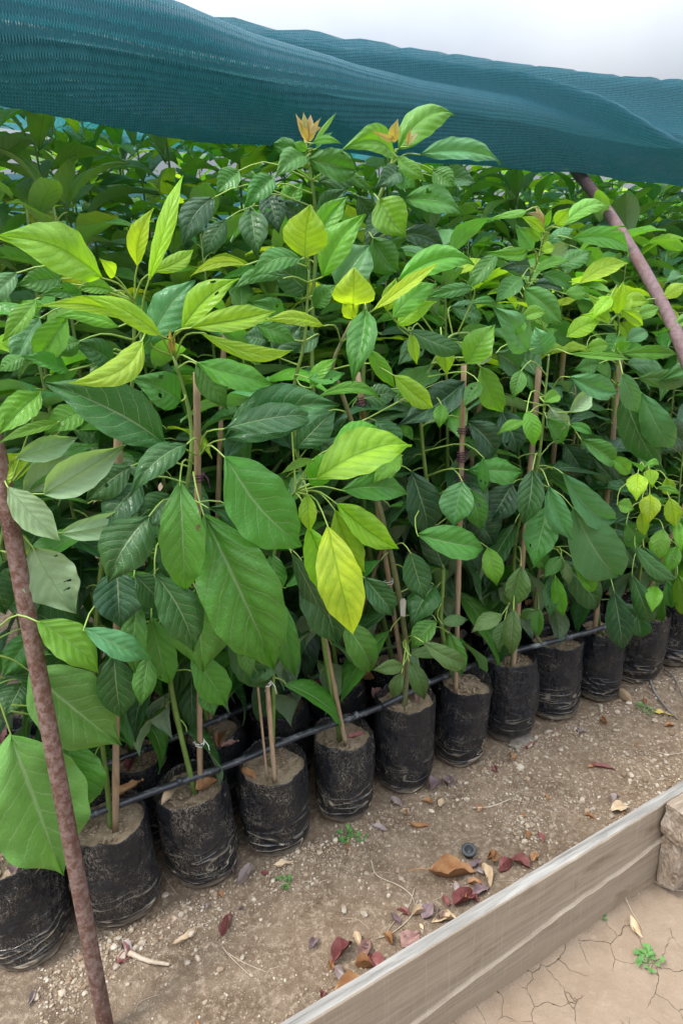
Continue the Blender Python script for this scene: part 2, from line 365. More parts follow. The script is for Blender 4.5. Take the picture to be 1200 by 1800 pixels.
# the board runs from A to B on the ground
BA, BB = G(925, 1700), G(1200, 1515)
BD = (BB-BA).normalized(); BNv = Vector((-BD.y, BD.x, 0)); BN = (BNv.x, BNv.y); BC = BA.dot(BNv)+.012
M_GROUND = ground_mat()
def dead_mat(name, a, b, spec=.35):
    t = NT(name); o = t.obj(); f = t.noise(o, 35, 5, .6); g = t.noise(o, 180, 3)
    c = t.mix(t.rng(f, .35, .65), a, b); c = t.mix(t.rng(g, .6, .75, 0, .5), c, (.36, .28, .2))
    t.bsdf(c, .6, t.bump(f, .6, .003), spec); return t.mat
DEAD = dict(brown=dead_mat('brown_dead_leaf', (.24, .10, .04), (.36, .20, .09)), maroon=dead_mat('maroon_dead_leaf', (.14, .035, .035), (.24, .09, .08)),
            pink=dead_mat('pinkish_dead_leaf', (.20, .10, .085), (.29, .17, .14)), purple=dead_mat('purple_grey_dead_leaf', (.14, .09, .095), (.23, .165, .17)),
            tan=dead_mat('tan_dead_leaf', (.42, .30, .18), (.56, .44, .30)), grey=dead_mat('grey_dead_leaf', (.26, .20, .19), (.36, .30, .28)),
            yellow=dead_mat('yellow_fallen_leaf', (.50, .42, .07), (.42, .28, .09)))
M_STONE = simple('pale_stone', (.26, .21, .155), (.40, .34, .27), 60, .9, .002)
M_TWIG = simple('dry_twig', (.30, .23, .16), (.48, .40, .31), 60, .85)
M_WEED = simple('weed_leaf', (.05, .14, .03), (.10, .22, .05), 40, .6)

# ---------------------------------------------------------------- ground
def gh(x, y):
    p = Vector((x, y, 0)); w = x*BN[0]+y*BN[1]-BC
    h = .012*noise.noise(p*2.1) + .006*noise.noise(p*7) + .0035*noise.noise(p*19) + .0032*noise.noise(p*43)
    v = (p-P0).dot(N)
    h += .018*math.exp(-((v+.12)/.05)**2)*(.6+.6*noise.noise(p*9))      # loose soil heaped against the bags
    h += .016*math.exp(-((w-.03)/.05)**2) if w > 0 else -.010*min(1, -w/.05)
    return h-.008
def axis(lo, hi, step, far):
    a = list(np.arange(lo, hi, step)); k = step
    b = a[-1]; c = a[0]; pre = []
    while b < far: k *= 1.35; b += k; a.append(b)
    k = step
    while c > -far: k *= 1.35; c -= k; pre.append(c)
    return pre[::-1]+a
xs = axis(-1.3, 2.6, .011, 600); ys = axis(.35, 3.0, .011, 600)
mb = MB(); nx = len(xs)
vs = [(x, y, gh(x, y) if (abs(x) < 8 and abs(y) < 9) else -.008) for y in ys for x in xs]
fs = [(j*nx+i, j*nx+i+1, (j+1)*nx+i+1, (j+1)*nx+i) for j in range(len(ys)-1) for i in range(nx-1)]
mb.add(vs, fs); tag(mb.obj('ground', M_GROUND), kind='structure')

# loose gravel: uncountable, one mesh
ICO = None
def ico():
    t = (1+5**.5)/2
    v = [(-1, t, 0), (1, t, 0), (-1, -t, 0), (1, -t, 0), (0, -1, t), (0, 1, t), (0, -1, -t), (0, 1, -t), (t, 0, -1), (t, 0, 1), (-t, 0, -1), (-t, 0, 1)]
    f = [(0, 11, 5), (0, 5, 1), (0, 1, 7), (0, 7, 10), (0, 10, 11), (1, 5, 9), (5, 11, 4), (11, 10, 2), (10, 7, 6), (7, 1, 8), (3, 9, 4), (3, 4, 2), (3, 2, 6), (3, 6, 8), (3, 8, 9), (4, 9, 5), (2, 4, 11), (6, 2, 10), (8, 6, 7), (9, 8, 1)]
    return [Vector(p).normalized() for p in v], f
IV, IF = ico()
def pebble(mb, p, r, col=(1, 1, 1, 1), sq=None):
    rot = Matrix.Rotation(rnd.uniform(0, 6.28), 3, 'Z') @ Matrix.Rotation(rnd.uniform(-.5, .5), 3, 'X')
    sx, sy, sz = (rnd.uniform(.7, 1.3), rnd.uniform(.6, 1.1), rnd.uniform(.45, .8)) if sq is None else sq
    mb.add([p + rot @ Vector((a.x*sx*r*rnd.uniform(.8, 1.15), a.y*sy*r*rnd.uniform(.8, 1.15), a.z*sz*r)) for a in IV], IF, 0, None, col)
def gravel_mat():
    t = NT('gravel_stone'); at = t.n('ShaderNodeAttribute', attribute_name='tint'); f = t.noise(t.obj(), 300, 3)
    t.bsdf(t.mix(t.rng(f, .3, .7, 0, .35), at.outputs['Color'], (.3, .24, .17)), .92, t.bump(f, .4, .001), .2); return t.mat
M_GRAV = gravel_mat()
gm = MB()
PAL = [(.40, .33, .25), (.48, .42, .34), (.30, .22, .15), (.22, .15, .095), (.36, .28, .2), (.33, .26, .19)]
cnt = 0
for _ in range(120000):
    if cnt > 12000: break
    px, py = rnd.uniform(60, 1230), rnd.uniform(1120, 1815)
    p = G(px, py); v = (p-P0).dot(N); w = p.x*BN[0]+p.y*BN[1]-BC
    if v > -.075 or w < .02: continue
    dens = .10 + .9*math.exp(-((v+.13)/.06)**2) + (.5 if px > 850 and py < 1480 else 0)
    dens *= (.35+1.1*max(0, .5+noise.noise(p*6)))
    if rnd.random() > dens: continue
    r = min(.009, .00095*math.exp(abs(rnd.gauss(0, .75))))*(1.25 if px > 900 else 1)
    c = PAL[rnd.randrange(6)]; k = rnd.uniform(.75, 1.12)
    pebble(gm, Vector((p.x, p.y, gh(p.x, p.y)+r*.25)), r, (c[0]*k, c[1]*k, c[2]*k, 1)); cnt += 1
tag(gm.obj('gravel', M_GRAV, smooth=False), 'pale gravel and crumbs of soil scattered on the dirt in front of the bags', 'gravel', kind='stuff')

# ---------------------------------------------------------------- grow bags
M_SHAPES = {}
def bag_mesh(R, H, seed, fine=False):
    r = random.Random(seed); mb = MB(); n, m_ = (128, 64) if fine else (56, 26)
    ox = [r.uniform(-9, 9) for _ in range(3)]; sag = [r.uniform(-.007, .007) for _ in range(4)]; ell = r.uniform(.95, 1.05)
    def rr(a, t):
        q = Vector((math.cos(a)*1.3+ox[0], math.sin(a)*1.3+ox[1], t*1.6+ox[2]))
        k = 1 - .06*max(0, math.cos(a-ox[0]))**5*(.4+.6*t) - .05*max(0, math.cos(a-ox[1]))**6*(1-.4*t) + .075*noise.noise(q*1.1) + .02*noise.noise(q*3.1)
        k += .05*noise.noise(Vector((math.cos(a)*4+ox[1], math.sin(a)*4, t*2)))*t**2.5
        k += .018*noise.noise(Vector((a*2, t*30, ox[0])))*(1-t)           # horizontal creases low on the bag
        if fine:
            ca, sa = math.cos(a), math.sin(a)
            w1 = 1-abs(noise.noise(Vector((ca*1.6+ox[0], sa*1.6, t*11+ca*1.5))))*3.2; w2 = 1-abs(noise.noise(Vector((ca*3.2, sa*3.2+ox[2], t*3.2))))*3
            k += .022*max(0, w1)*max(0, 1-t*1.5) + .020*max(0, w2)*min(1, t*1.4) + .006*noise.noise(Vector((ca*9, sa*9, t*16)))
        return k
    vs = []
    for j in range(m_+1):
        t = j/m_
        prof = .90+.10*min(1, t/.16)**.6 + .03*math.sin(t*math.pi) - .02*max(0, t-.8)/.2
        for i in range(n):
            a = 2*math.pi*i/n; k = R*prof*rr(a, t)
            top = H*(1 + .035*noise.noise(Vector((math.cos(a)*1.5+ox[2], math.sin(a)*1.5, ox[0]))) + .012*noise.noise(Vector((a*5, ox[1], 0))))
            sgx = sag[0]*math.sin(t*3.0)+sag[2]*t*t; sgy = sag[1]*math.sin(t*3.0)+sag[3]*t*t
            vs.append((k*math.cos(a)*ell+sgx, k*math.sin(a)/ell+sgy, t*top))
    fs = [(j*n+i, j*n+(i+1) % n, (j+1)*n+(i+1) % n, (j+1)*n+i) for j in range(m_) for i in range(n)]
    # rim turned in, down to the soil
    b = len(vs)
    for q, (kr, dz) in enumerate(((.985, .001), (.955, -.006), (.94, -.03), (.935, -.06))):
        for i in range(n):
            x, y, z = vs[m_*n+i]; vs.append((x*kr, y*kr, z+dz))
    pr = m_
    for q in range(4):
        o1 = m_*n if q == 0 else b+(q-1)*n; o2 = b+q*n
        fs += [(o1+i, o1+(i+1) % n, o2+(i+1) % n, o2+i) for i in range(n)]
    fs.append(tuple(range(n-1, -1, -1)))
    mb.add(vs, fs); me = mb.mesh('grow_bag', [M_FILM])
    # soil disc
    sb = MB(); K = 14; sv = []; sf = []
    for j in range(K+1):
        for i in range(32):
            a = 2*math.pi*i/32; k = j/K*R*.955
            q = Vector((math.cos(a)*k, math.sin(a)*k, 0))
            sv.append((q.x*ell+sag[0]*.2+sag[2]*.8, q.y/ell+sag[1]*.2+sag[3]*.8, H-.034+.010*noise.noise(q*20+Vector(ox))+.006*noise.noise(q*60+Vector(ox))+.006*(j/K)**2))
    for j in range(K):
        sf += [(j*32+i, (j+1)*32+i, (j+1)*32+(i+1) % 32, j*32+(i+1) % 32) for i in range(32)]
    sb.add(sv, sf)
    for _ in range(170):
        a = rnd.uniform(0, 6.28); k = R*.88*math.sqrt(rnd.random()); pebble(sb, Vector((math.cos(a)*k, math.sin(a)*k, H-.03)), rnd.uniform(.0015, .006))
    return me, sb.mesh('soil', [M_SOIL])
BAGR = [.089, .088, .088, .090, .083, .083, .078, .082, .080, .080, .082, .082, .082]
BAGH = [.25, .252, .25, .235, .235, .275, .262, .262, .262, .25, .262, .255, .25]
front_lab = [
 'black plastic grow bag at the left edge behind the foot of the rusty pole',
 'dusty lumpy black grow bag right beside the rusty pole, with a thick cane',
 'black grow bag wrapped in many pale creases, dry leaves lying on its soil',
 'wide dusty grow bag with pale curved creases and an open rim around a light cane',
 'speckled black grow bag with a folded left rim and one reddish leaf on its soil',
 'tall smooth black grow bag with a thick knotty stem, right of the speckled one',
 'black grow bag with white crease lines low down and a small muted-leaf branch over it',
 'clean upright black grow bag with a flattened tail of plastic at its foot',
 'black grow bag with faint creases, directly behind the one with the flattened tail',
 'plain black grow bag below a thin loop of hose, ninth or so along the row',
 'tapered black grow bag with pale ties round its foot behind a drooping leaf',
 'last black grow bag at the right edge, near the twisted hose',
 'black grow bag just past the right end of the visible row']
bag_variants = [bag_mesh(.085, .25, 90+k) for k in range(4)]
BAGS = {}
for i in range(13):
    me, sm = bag_mesh(BAGR[i], BAGH[i], i*3+1, True)
    j = rnd.uniform(-.006, .006)
    o = bpy.data.objects.new('grow_bag', me); o.location = SV(.2*i+j, rnd.uniform(-.006, .006), 0); link(o)
    o.rotation_euler = (rnd.uniform(-.05, .05), rnd.uniform(-.05, .05), 0)
    if i == 4: o.rotation_euler = (-.05, .04, 0)
    d_ = (.85, .9, 1., 1., .95, .4, .45, .2, .3, .15, .35, .45, .3)[i]; o.color = (d_, d_, d_, 1)
    tag(o, front_lab[i], 'grow bag', 'black grow bags along the front row')
    s = bpy.data.objects.new('soil', sm); link(s, o); BAGS[(0, i)] = o
# flattened tail of film under bag 7
tb = MB(); c = SV(1.4, -.075, .004)
pts = []
for a in range(15):
    th_ = -1.35+2.3*a/14; rr_ = .05+.012*noise.noise(Vector((a*.9, 3, 1)))
    pts.append((rr_*math.cos(th_-1.1), rr_*math.sin(th_-1.1)))
BAG7 = BAGS[(0, 7)]
vs = [Vector((.03, .0, .03))]; 
tv = []
for k in range(2):
    for (x, y) in pts: tv.append((x*(1 if k else .35)+.035*math.cos(-1.1), y*(1.25 if k else .35)-.055, .004+.016*(1-k)+.006*abs(noise.noise(Vector((x*90, y*90, k))))))
tb.add(tv, [(i, i+1, 15+i+1, 15+i) for i in range(14)]); tt = tb.obj('bag_tail', M_FILM, BAG7)
for r_ in (1, 2, 3):
    for i in range(-1, 15):
        v = .195*r_; s_ = .2*i+(.1 if r_ % 2 else 0)
        q = proj(SV(s_, v, .25))
        if not (-120 < q[0] < 1320): continue
        me, sm = bag_variants[rnd.randrange(4)]
        o = bpy.data.objects.new('grow_bag', me); o.location = SV(s_, v, 0); link(o); o.rotation_euler = (0, 0, rnd.uniform(0, 6.28)); o.scale = (1, 1, rnd.uniform(.95, 1.02))
        o.color = (.3, .3, .3, 1)
        tag(o, ('black grow bag of the second row, shaded, seen between the front bags and the leaves' if r_ == 1 else 'black grow bag deep in the shade of the rear rows'), 'grow bag', 'grow bags of the second row' if r_ == 1 else 'grow bags of the rear rows')
        link(bpy.data.objects.new('soil', sm), o); BAGS[(r_, i)] = o

# ---------------------------------------------------------------- leaves
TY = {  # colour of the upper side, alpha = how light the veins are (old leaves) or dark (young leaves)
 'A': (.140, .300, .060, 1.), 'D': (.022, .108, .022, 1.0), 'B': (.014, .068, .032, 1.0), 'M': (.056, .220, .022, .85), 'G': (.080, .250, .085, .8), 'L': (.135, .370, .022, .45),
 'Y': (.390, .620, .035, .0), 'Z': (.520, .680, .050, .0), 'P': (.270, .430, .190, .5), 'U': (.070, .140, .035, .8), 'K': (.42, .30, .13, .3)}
def wprof(u, p=.85, tipn=.5):
    if u <= 0 or u >= 1: return 0.0
    w = math.sin(math.pi*u**p)**.88
    if u < .12: w *= .75+.25*u/.12
    if u > .68:
        k = (u-.68)/.32; w *= 1-tipn*(.3+.5*k)*k*(2-k)*.62
    return w
def blade(mb, B, X, Yv, Z, L, Wd, col, fold=.25, arch=.1, wave=.03, bend=0., quilt=0., twist=0., nu=16, nv=5, seed=0, curl=0., p=.85, tip=.5):
    """blade from B along X, width along Yv, normal Z; chord L, full width Wd"""
    r = random.Random(seed); ph = [r.uniform(0, 6.28) for _ in range(4)]; fr = r.uniform(9, 15)
    dome = r.uniform(.3, 1.2); vs = []; uv = []
    for i in range(nu+1):
        u = i/nu; hw = wprof(u, p, tip)*Wd/2
        if i == nu: hw = 0.0004
        if i == 0: hw = .0012
        un_ = Vector((u*2.2+ph[0]*3, 0, ph[1])); ca = arch*L*4*u*(1-u) - curl*L*max(0, u-.65)**2*1.7
        cb = bend*L*4*u*(1-u)
        tw = twist*(u-.3)
        for j in range(-nv, nv+1):
            a = j/nv; y = hw*a; z = abs(a)**1.3*fold*hw
            wv = wave*Wd*abs(a)**2*(math.sin(u*fr+ph[0]+(2 if a > 0 else 0))+.5*math.sin(u*fr*2.1+ph[1]+(3 if a < 0 else 0)))
            qz = quilt*Wd*abs(math.sin(math.pi*((u-.25*abs(a)**1.25)*7.4+(.22 if a > 0 else -.22))))*min(1, abs(a)*5)*(1-abs(a)**4)
            z += wv+qz + Wd*(.085*math.sin(math.pi*min(1, abs(a)*1.05))*dome + .07*noise.noise(un_+Vector((0, a*1.1, 0))))
            yy = y*math.cos(tw)-z*math.sin(tw); zz = y*math.sin(tw)+z*math.cos(tw)
            edge = 1+(.025*math.sin(u*31+ph[2]+a) if abs(j) == nv else 0)
            vs.append(B + X*(u*L) + Yv*(yy*edge+cb) + Z*(zz+ca)); uv.append((u, .5+a/2))
    w = 2*nv+1
    fs = [(i*w+j, (i+1)*w+j, (i+1)*w+j+1, i*w+j+1) for i in range(nu) for j in range(w-1)]
    mb.add(vs, fs, 0, uv, col)
def jcol(c, r, k=.12):
    f = 1+r.uniform(-k, k); return (c[0]*f*(1+r.uniform(-.12, .12)), c[1]*f, c[2]*f, c[3])
# shared random leaves: origin at the petiole's foot, leaf growing along +X, top side +Z
def rand_leaf(ty, seed, nu=12, nv=3):
    r = random.Random(seed); mb = MB(); L = r.uniform(.17, .225); Wd = L*r.uniform(.36, .46); pl = r.uniform(.03, .055)
    mb.tube(spline([(0, 0, 0), (pl*.6, 0, .008), (pl, 0, .004)], 4), [.0022, .0017, .0016, .0014], 5, 1, cap=False)
    blade(mb, Vector((pl, 0, .004)), Vector((1, 0, 0)), Vector((0, 1, 0)), Vector((0, 0, 1)), L, Wd, jcol(TY[ty], r), r.uniform(.0, .6), r.uniform(.02, .18), r.uniform(.01, .05), r.uniform(-.05, .05), .006, r.uniform(-.5, .5), nu, nv, seed, r.uniform(0, .6), .85, .8)
    return mb
VAR = {ty: [rand_leaf(ty, 11*k+ord(ty)).mesh('leaf', [M_LEAF, M_PET]) for k in range(6)] for ty in 'DBMGLYU'}
LOW = {ty: [rand_leaf(ty, 11*k+ord(ty), 7, 2) for k in range(5)] for ty in 'DBMGLY'}
def leaf_matrix(p, azm, el, roll, sc):
    # el: elevation of the leaf axis (negative droops)
    x = Vector((math.cos(azm)*math.cos(el), math.sin(azm)*math.cos(el), math.sin(el)))
    y = Vector((0, 0, 1)).cross(x).normalized(); z = x.cross(y)
    m = Matrix((x, y, z)).transposed() @ Matrix.Rotation(roll, 3, 'X')
    return Matrix.Translation(p) @ (m*sc).to_4x4()
def crown_spec(r, pts, z0, topty, botty, n, spread=1.):
    """leaves spiral up a stem: list of (pos, az, el, roll, scale, type)"""
    out_ = []; az_ = r.uniform(0, 6.28); H1 = pts[-1].z
    def at(z):
        for a, b in zip(pts, pts[1:]):
            if a.z <= z <= b.z: return a.lerp(b, (z-a.z)/max(1e-6, b.z-a.z))
        return pts[-1]
    for k in range(n):
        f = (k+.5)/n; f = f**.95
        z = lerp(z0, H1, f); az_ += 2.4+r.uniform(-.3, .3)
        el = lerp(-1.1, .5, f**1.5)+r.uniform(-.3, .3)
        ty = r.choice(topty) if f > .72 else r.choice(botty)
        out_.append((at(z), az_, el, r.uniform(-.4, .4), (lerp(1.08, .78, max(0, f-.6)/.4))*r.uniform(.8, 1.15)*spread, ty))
    return out_

# ---------------------------------------------------------------- hand-placed saplings
# stems: list of (px, py, v); leaves: base px,py, tip px,py, width px, type, layer k (v = sapling v - .03k), optional bend
def stem_pts(spec, foot):
    return spline([foot]+[T(x, y, v) for x, y, v in spec], 26)
def near(pts, p):
    best = None
    for q in pts:
        if q.z > p.z+.12: continue
        d = (q-p).length + max(0, q.z-p.z)*.5
        if best is None or d < best[0]: best = (d, q)
    return best[1] if best else pts[-1]
LABTY = {'Z': 'bright yellow young leaf', 'Y': 'yellow-green young leaf', 'P': 'leaf showing its pale underside', 'K': 'pinkish unopened bud leaf'}
def hero_sapling(label, foot, stem, v0, leaves, r0=.0065, rng_seed=1, extra=9, ezr=(.42, 1.2), etypes='DDMBM', woody=0, group='avocado saplings of the front rows'):
    r = random.Random(rng_seed)
    root = empty('avocado_sapling', foot, label, 'sapling', group)
    pts = stem_pts(stem, foot+Vector((0, 0, .2)))
    mb = MB(); n = len(pts)
    mb.tube(pts, [r0*(1-.6*i/(n-1))*(1+.08*math.sin(i*1.9)) for i in range(n)], 10, 0, jit=.03)
    k = int(n*.62)
    so = mb.obj('stem', [M_STEMB if woody else M_STEMG], root, loc=foot); so.location = (0, 0, 0)
    for li, lf in enumerate(leaves):
        bx, by, tx, ty_, w, ty, k = lf[:7]; bend = lf[7] if len(lf) > 7 else r.uniform(-.04, .04)
        opt = lf[8] if len(lf) > 8 else {}
        v = v0-.03*k
        dvt = opt.get('dv', r.uniform(-.045, .015))
        B = T(bx, by, v); Tp = T(tx, ty_, v+dvt)
        X = (Tp-B); L = X.length; X.normalize()
        mid = (B+Tp)/2; toc = (EYE-mid).normalized()
        Z = (toc-X*toc.dot(X)).normalized()
        upz = Vector((0, 0, 1)); upz = upz-X*upz.dot(X)
        if upz.length > .25 and ty != 'P': Z = (Z+upz*opt.get('up', .42)).normalized()
        ctoc = max(.5, abs(Z.dot((toc-X*toc.dot(X)).normalized())))
        depth = (mid-EYE).dot(F)
        tilt = opt.get('tilt', r.uniform(-.3, .3))*.7
        # real leaves look up towards the sky more than at the camera
        Z = Matrix.Rotation(tilt, 3, X) @ Z
        Wd = w/FPX*depth/math.cos(tilt)/ctoc*(1.02 if w > 70 else .93)
        if ty == 'P': Z = -Z
        Yv = Z.cross(X)
        mb = MB()
        flat = r.random()
        q = {'A': .004, 'D': .005, 'B': .008, 'M': .018, 'L': .012, 'Y': .012, 'Z': .012, 'P': .004, 'U': .02, 'G': .012, 'K': 0}[ty]
        q = opt.get('q', q)*.6
        big = L > .12
        bs = -1 if ty == 'P' else 1
        blade(mb, B, X, Yv, Z, L, Wd, jcol(TY[ty], r, .1), opt.get('fold', r.uniform(-.15, .5))*bs, opt.get('arch', r.uniform(.03, .15))*bs, opt.get('wave', r.uniform(.012, .04)), bend, q, r.uniform(-.25, .25), opt.get('nu', 40 if L > .16 else 26 if big else 16), 8 if L > .16 else 6 if big else 4, li+rng_seed*100, opt.get('curl', r.uniform(0, .6)), opt.get('p', r.uniform(.78, .95)), opt.get('tip', r.uniform(.6, 1.)))
        nh = opt.get('holes', 1 if (ty in 'DBM' and r.random() < .25) else 0)
        if nh:
            kk = 16 if L > .16 else 12; dead = set()
            for _ in range(nh):
                i0 = r.randint(3, len(mb.f)//kk-4); j0 = r.choice([1, 2, kk-3, kk-2, 3, kk-4])
                for di, dj in ((0, 0), (1, 0), (0, 1)): dead.add((i0+di)*kk+j0+dj*r.randint(0, 1))
            keep = [q_ for q_ in range(len(mb.f)) if q_ not in dead]; mb.f = [mb.f[q_] for q_ in keep]; mb.m = [mb.m[q_] for q_ in keep]
        # petiole back to the stem
        A = near(pts, B) if 'n' not in opt else T(*opt['n'])
        dd = (B-A).length
        midp = (A+B)/2 + Vector((0, 0, .07*dd)) + (B-X*min(.35*dd, .05)-(A+B)/2)*.35
        if dd > .004 and ty != 'K' and not opt.get('nop'):
            mb.tube(spline([A, midp, B, B+X*L*.06+Z*opt.get('arch', .04)*L*.1], 9), [.0019, .0018, .0016, .0015, .0014, .0013, .0013, .0012, .0009], 6, 1, cap=False)
        o = mb.obj('leaf', [M_LEAF, M_PET], root, loc=foot); o.location = (0, 0, 0)
        if ty in LABTY: o['label'] = LABTY[ty]
    if extra:
        for (p, a, el, ro, sc, ty) in crown_spec(r, [q for q in pts], ezr[0], etypes, etypes, extra):
            if p.z > ezr[1]: continue
            vdir = Vector((math.cos(a), math.sin(a), 0))
            if vdir.dot(N) < -.25: a += math.pi     # keep the hand-placed side clear
            o = bpy.data.objects.new('leaf', VAR[ty][r.randrange(6)]); link(o, root)
            o.matrix_local = Matrix.Translation(-foot) @ leaf_matrix(p, a, el, ro, sc*.95)
    return root
def bagtop(i, row=0, v=0): return SV(.2*i, v)
F0 = lambda i: SV(.2*i, 0, 0)
R1 = lambda i: SV(.2*i+.1, .195, 0)

# S0 left edge, low broad leaves and pale undersides
hero_sapling('sapling at the left edge with huge light green low leaves and pale undersides', F0(0), [(20, 1520, 0), (-25, 1300, -.02), (-30, 1100, -.04), (5, 940, -.06), (20, 850, -.06)], .0, [
 (20, 1292, 112, 1542, 165, 'A', 4, 0, dict(tilt=.1, fold=.08, arch=.05, p=.8, q=.006, n=(-20, 1180, -.1))),
 (50, 1178, 210, 1308, 118, 'A', 3, -.02, dict(tilt=.1, fold=.1, p=.8, q=.006, n=(-10, 1150, -.1))),
 (112, 1298, 150, 1435, 82, 'M', 2, 0, dict(n=(20, 1250, -.08))),
 (65, 1092, 174, 1184, 70, 'L', 6, .06, dict(tilt=.1, n=(-10, 1110, -.1))),
 (92, 1262, 122, 1318, 34, 'P', 2, 0, dict(n=(20, 1240, -.08))),
 (78, 868, 222, 780, 70, 'P', 4, -.02, dict(tilt=.2)), (28, 805, 137, 768, 46, 'P', 3, 0), (42, 862, 128, 800, 56, 'P', 2, 0),
 (14, 856, 105, 950, 60, 'P', 4, .02), (107, 937, 263, 894, 46, 'P', 4, .03, dict(n=(40, 920, -.1))), (58, 962, 134, 1078, 88, 'P', 4, .03, dict(fold=.05, wave=.05, holes=3, nu=76, n=(28, 935, -.1))),
 (48, 978, 18, 925, 34, 'P', 3, 0), (72, 690, -4, 762, 58, 'L', 2, 0), (150, 722, 78, 760, 52, 'L', 2, 0), (105, 742, -5, 778, 22, 'L', 3, 0), (-8, 858, 25, 812, 36, 'Y', 3, 0),
 (60, 1110, 5, 1190, 50, 'M', 1, 0), (40, 1200, 10, 1260, 60, 'D', 1, 0), (10, 1040, 60, 1000, 60, 'D', 0, 0), (-20, 1000, 10, 1080, 60, 'D', 1, 0), (60, 1020, 140, 1090, 70, 'D', 0, 0)],
 r0=.007, rng_seed=3, extra=19, ezr=(.425, 1.1))
# S1 big yellow whorl top left
hero_sapling('sapling topped by yellow-green leaves, one broad leaf reaching the left edge', F0(1), [(185, 1345, 0), (165, 1180, 0), (190, 900, -.02), (230, 700, -.05), (237, 530, -.08)], -.08, [
 (177, 488, -3, 414, 84, 'Y', 3, -.05, dict(tilt=.05, fold=.1, n=(237, 535, -.08))), (242, 467, 268, 366, 38, 'Y', 1, .05), (262, 492, 317, 300, 33, 'Y', 4, -.04, dict(n=(250, 590, -.1), wave=.04)), (268, 478, 340, 438, 32, 'Y', 2, -.1),
 (200, 484, 176, 455, 26, 'Y', 1, 0), (282, 590, 150, 517, 42, 'Y', 5, -.05, dict(n=(305, 625, -.13))), (250, 575, 68, 537, 30, 'Y', 4, -.06, dict(n=(300, 620, -.13))), (207, 575, 102, 553, 34, 'L', 3, -.05),
 (250, 598, 118, 674, 52, 'Z', 6, .19, dict(tilt=.1, arch=.06)),
 (200, 512, 135, 510, 28, 'L', 2, -.1), (150, 530, 70, 520, 30, 'M', 1, -.1), (65, 526, 4, 600, 36, 'L', 2, .08), (118, 556, 58, 640, 56, 'L', 2, .05), (120, 652, 38, 626, 36, 'M', 2, 0), (48, 628, -4, 652, 32, 'M', 2, 0),
 (70, 560, 20, 650, 50, 'G', 0, 0), (140, 600, 90, 620, 40, 'M', 1, 0), (200, 640, 130, 600, 50, 'D', 0, 0), (190, 620, 170, 700, 45, 'M', 0, 0),
 (110, 490, 30, 500, 40, 'M', 0, 0), (30, 480, -20, 540, 40, 'G', 0, 0)],
 r0=.0065, rng_seed=4, extra=21, ezr=(.42, 1.0))
# S2 the big dark leaves
hero_sapling('sapling with the largest dark glossy leaves and a brown bud at its tip', F0(2), [(302, 1215, 0), (290, 1050, -.04), (330, 850, -.12), (335, 740, -.12), (305, 625, -.12)], -.12, [
 (292, 782, 80, 672, 92, 'D', 3, -.04, dict(tilt=-.15, q=.006, n=(345, 800, -.15))), (328, 781, 228, 868, 52, 'D', 4, -.05, dict(n=(352, 790, -.16))),
 (316, 846, 325, 1050, 76, 'M', 5, .02, dict(tilt=.15, fold=.25, n=(340, 815, -.15))),
 (394, 803, 537, 962, 112, 'M', 5, -.08, dict(tilt=-.1, fold=.1, arch=.08, q=.006, p=.8, n=(352, 800, -.15))),
 (393, 754, 558, 730, 58, 'D', 5, -.02, dict(fold=.05, q=.004, n=(352, 795, -.15))), (396, 772, 600, 706, 84, 'D', 3, .06, dict(q=.01, n=(352, 797, -.15))),
 (316, 706, 233, 662, 66, 'M', 2, 0), (358, 905, 488, 1188, 128, 'M', 4, 0, dict(tilt=.1, q=.09, nu=72, wave=.05, fold=.2, tip=.9, n=(340, 830, -.15))), (366, 893, 530, 966, 66, 'D', 3, .05),
 (262, 908, 190, 1025, 84, 'D', 3, -.06), (205, 1000, 212, 1105, 80, 'B', 1, 0), (236, 1010, 288, 1066, 58, 'D', 2, 0), (272, 1008, 340, 1145, 72, 'D', 4, .05, dict(q=.004)), (345, 1035, 358, 1181, 108, 'M', 2, 0),
 (242, 1058, 235, 1186, 50, 'M', 1, 0), (266, 1085, 300, 1212, 60, 'M', 1, 0), (262, 1150, 247, 1242, 44, 'M', 1, 0), (336, 1150, 398, 1240, 64, 'M', 1, 0), (362, 1205, 376, 1258, 42, 'M', 0, 0),
 (148, 1104, 268, 1156, 50, 'G', 3, -.06), (200, 1150, 215, 1262, 70, 'D', 0, 0), (322, 578, 418, 487, 54, 'Y', 4, .06, dict(holes=1, n=(308, 625, -.13))), (336, 576, 487, 545, 44, 'Y', 5, -.06, dict(n=(308, 628, -.13))),
 (352, 585, 516, 615, 28, 'Y', 3, -.12, dict(n=(308, 630, -.13))), (346, 637, 483, 671, 58, 'L', 4, -.1, dict(n=(310, 632, -.13))), (266, 602, 342, 492, 68, 'G', 2, .03, dict(n=(300, 625, -.13))),
 (345, 640, 400, 720, 50, 'M', 1, 0), (250, 850, 180, 930, 70, 'D', 0, 0), (300, 870, 240, 930, 60, 'D', 0, 0), (420, 900, 480, 980, 60, 'D', 1, 0), (230, 820, 150, 880, 60, 'D', 0, 0), (300, 940, 300, 1030, 55, 'D', 0, 0),
 (302, 622, 299, 575, 9, 'K', 2, 0), (306, 618, 308, 590, 7, 'K', 2, 0)],
 r0=.0068, rng_seed=5, extra=19, ezr=(.42, .95))
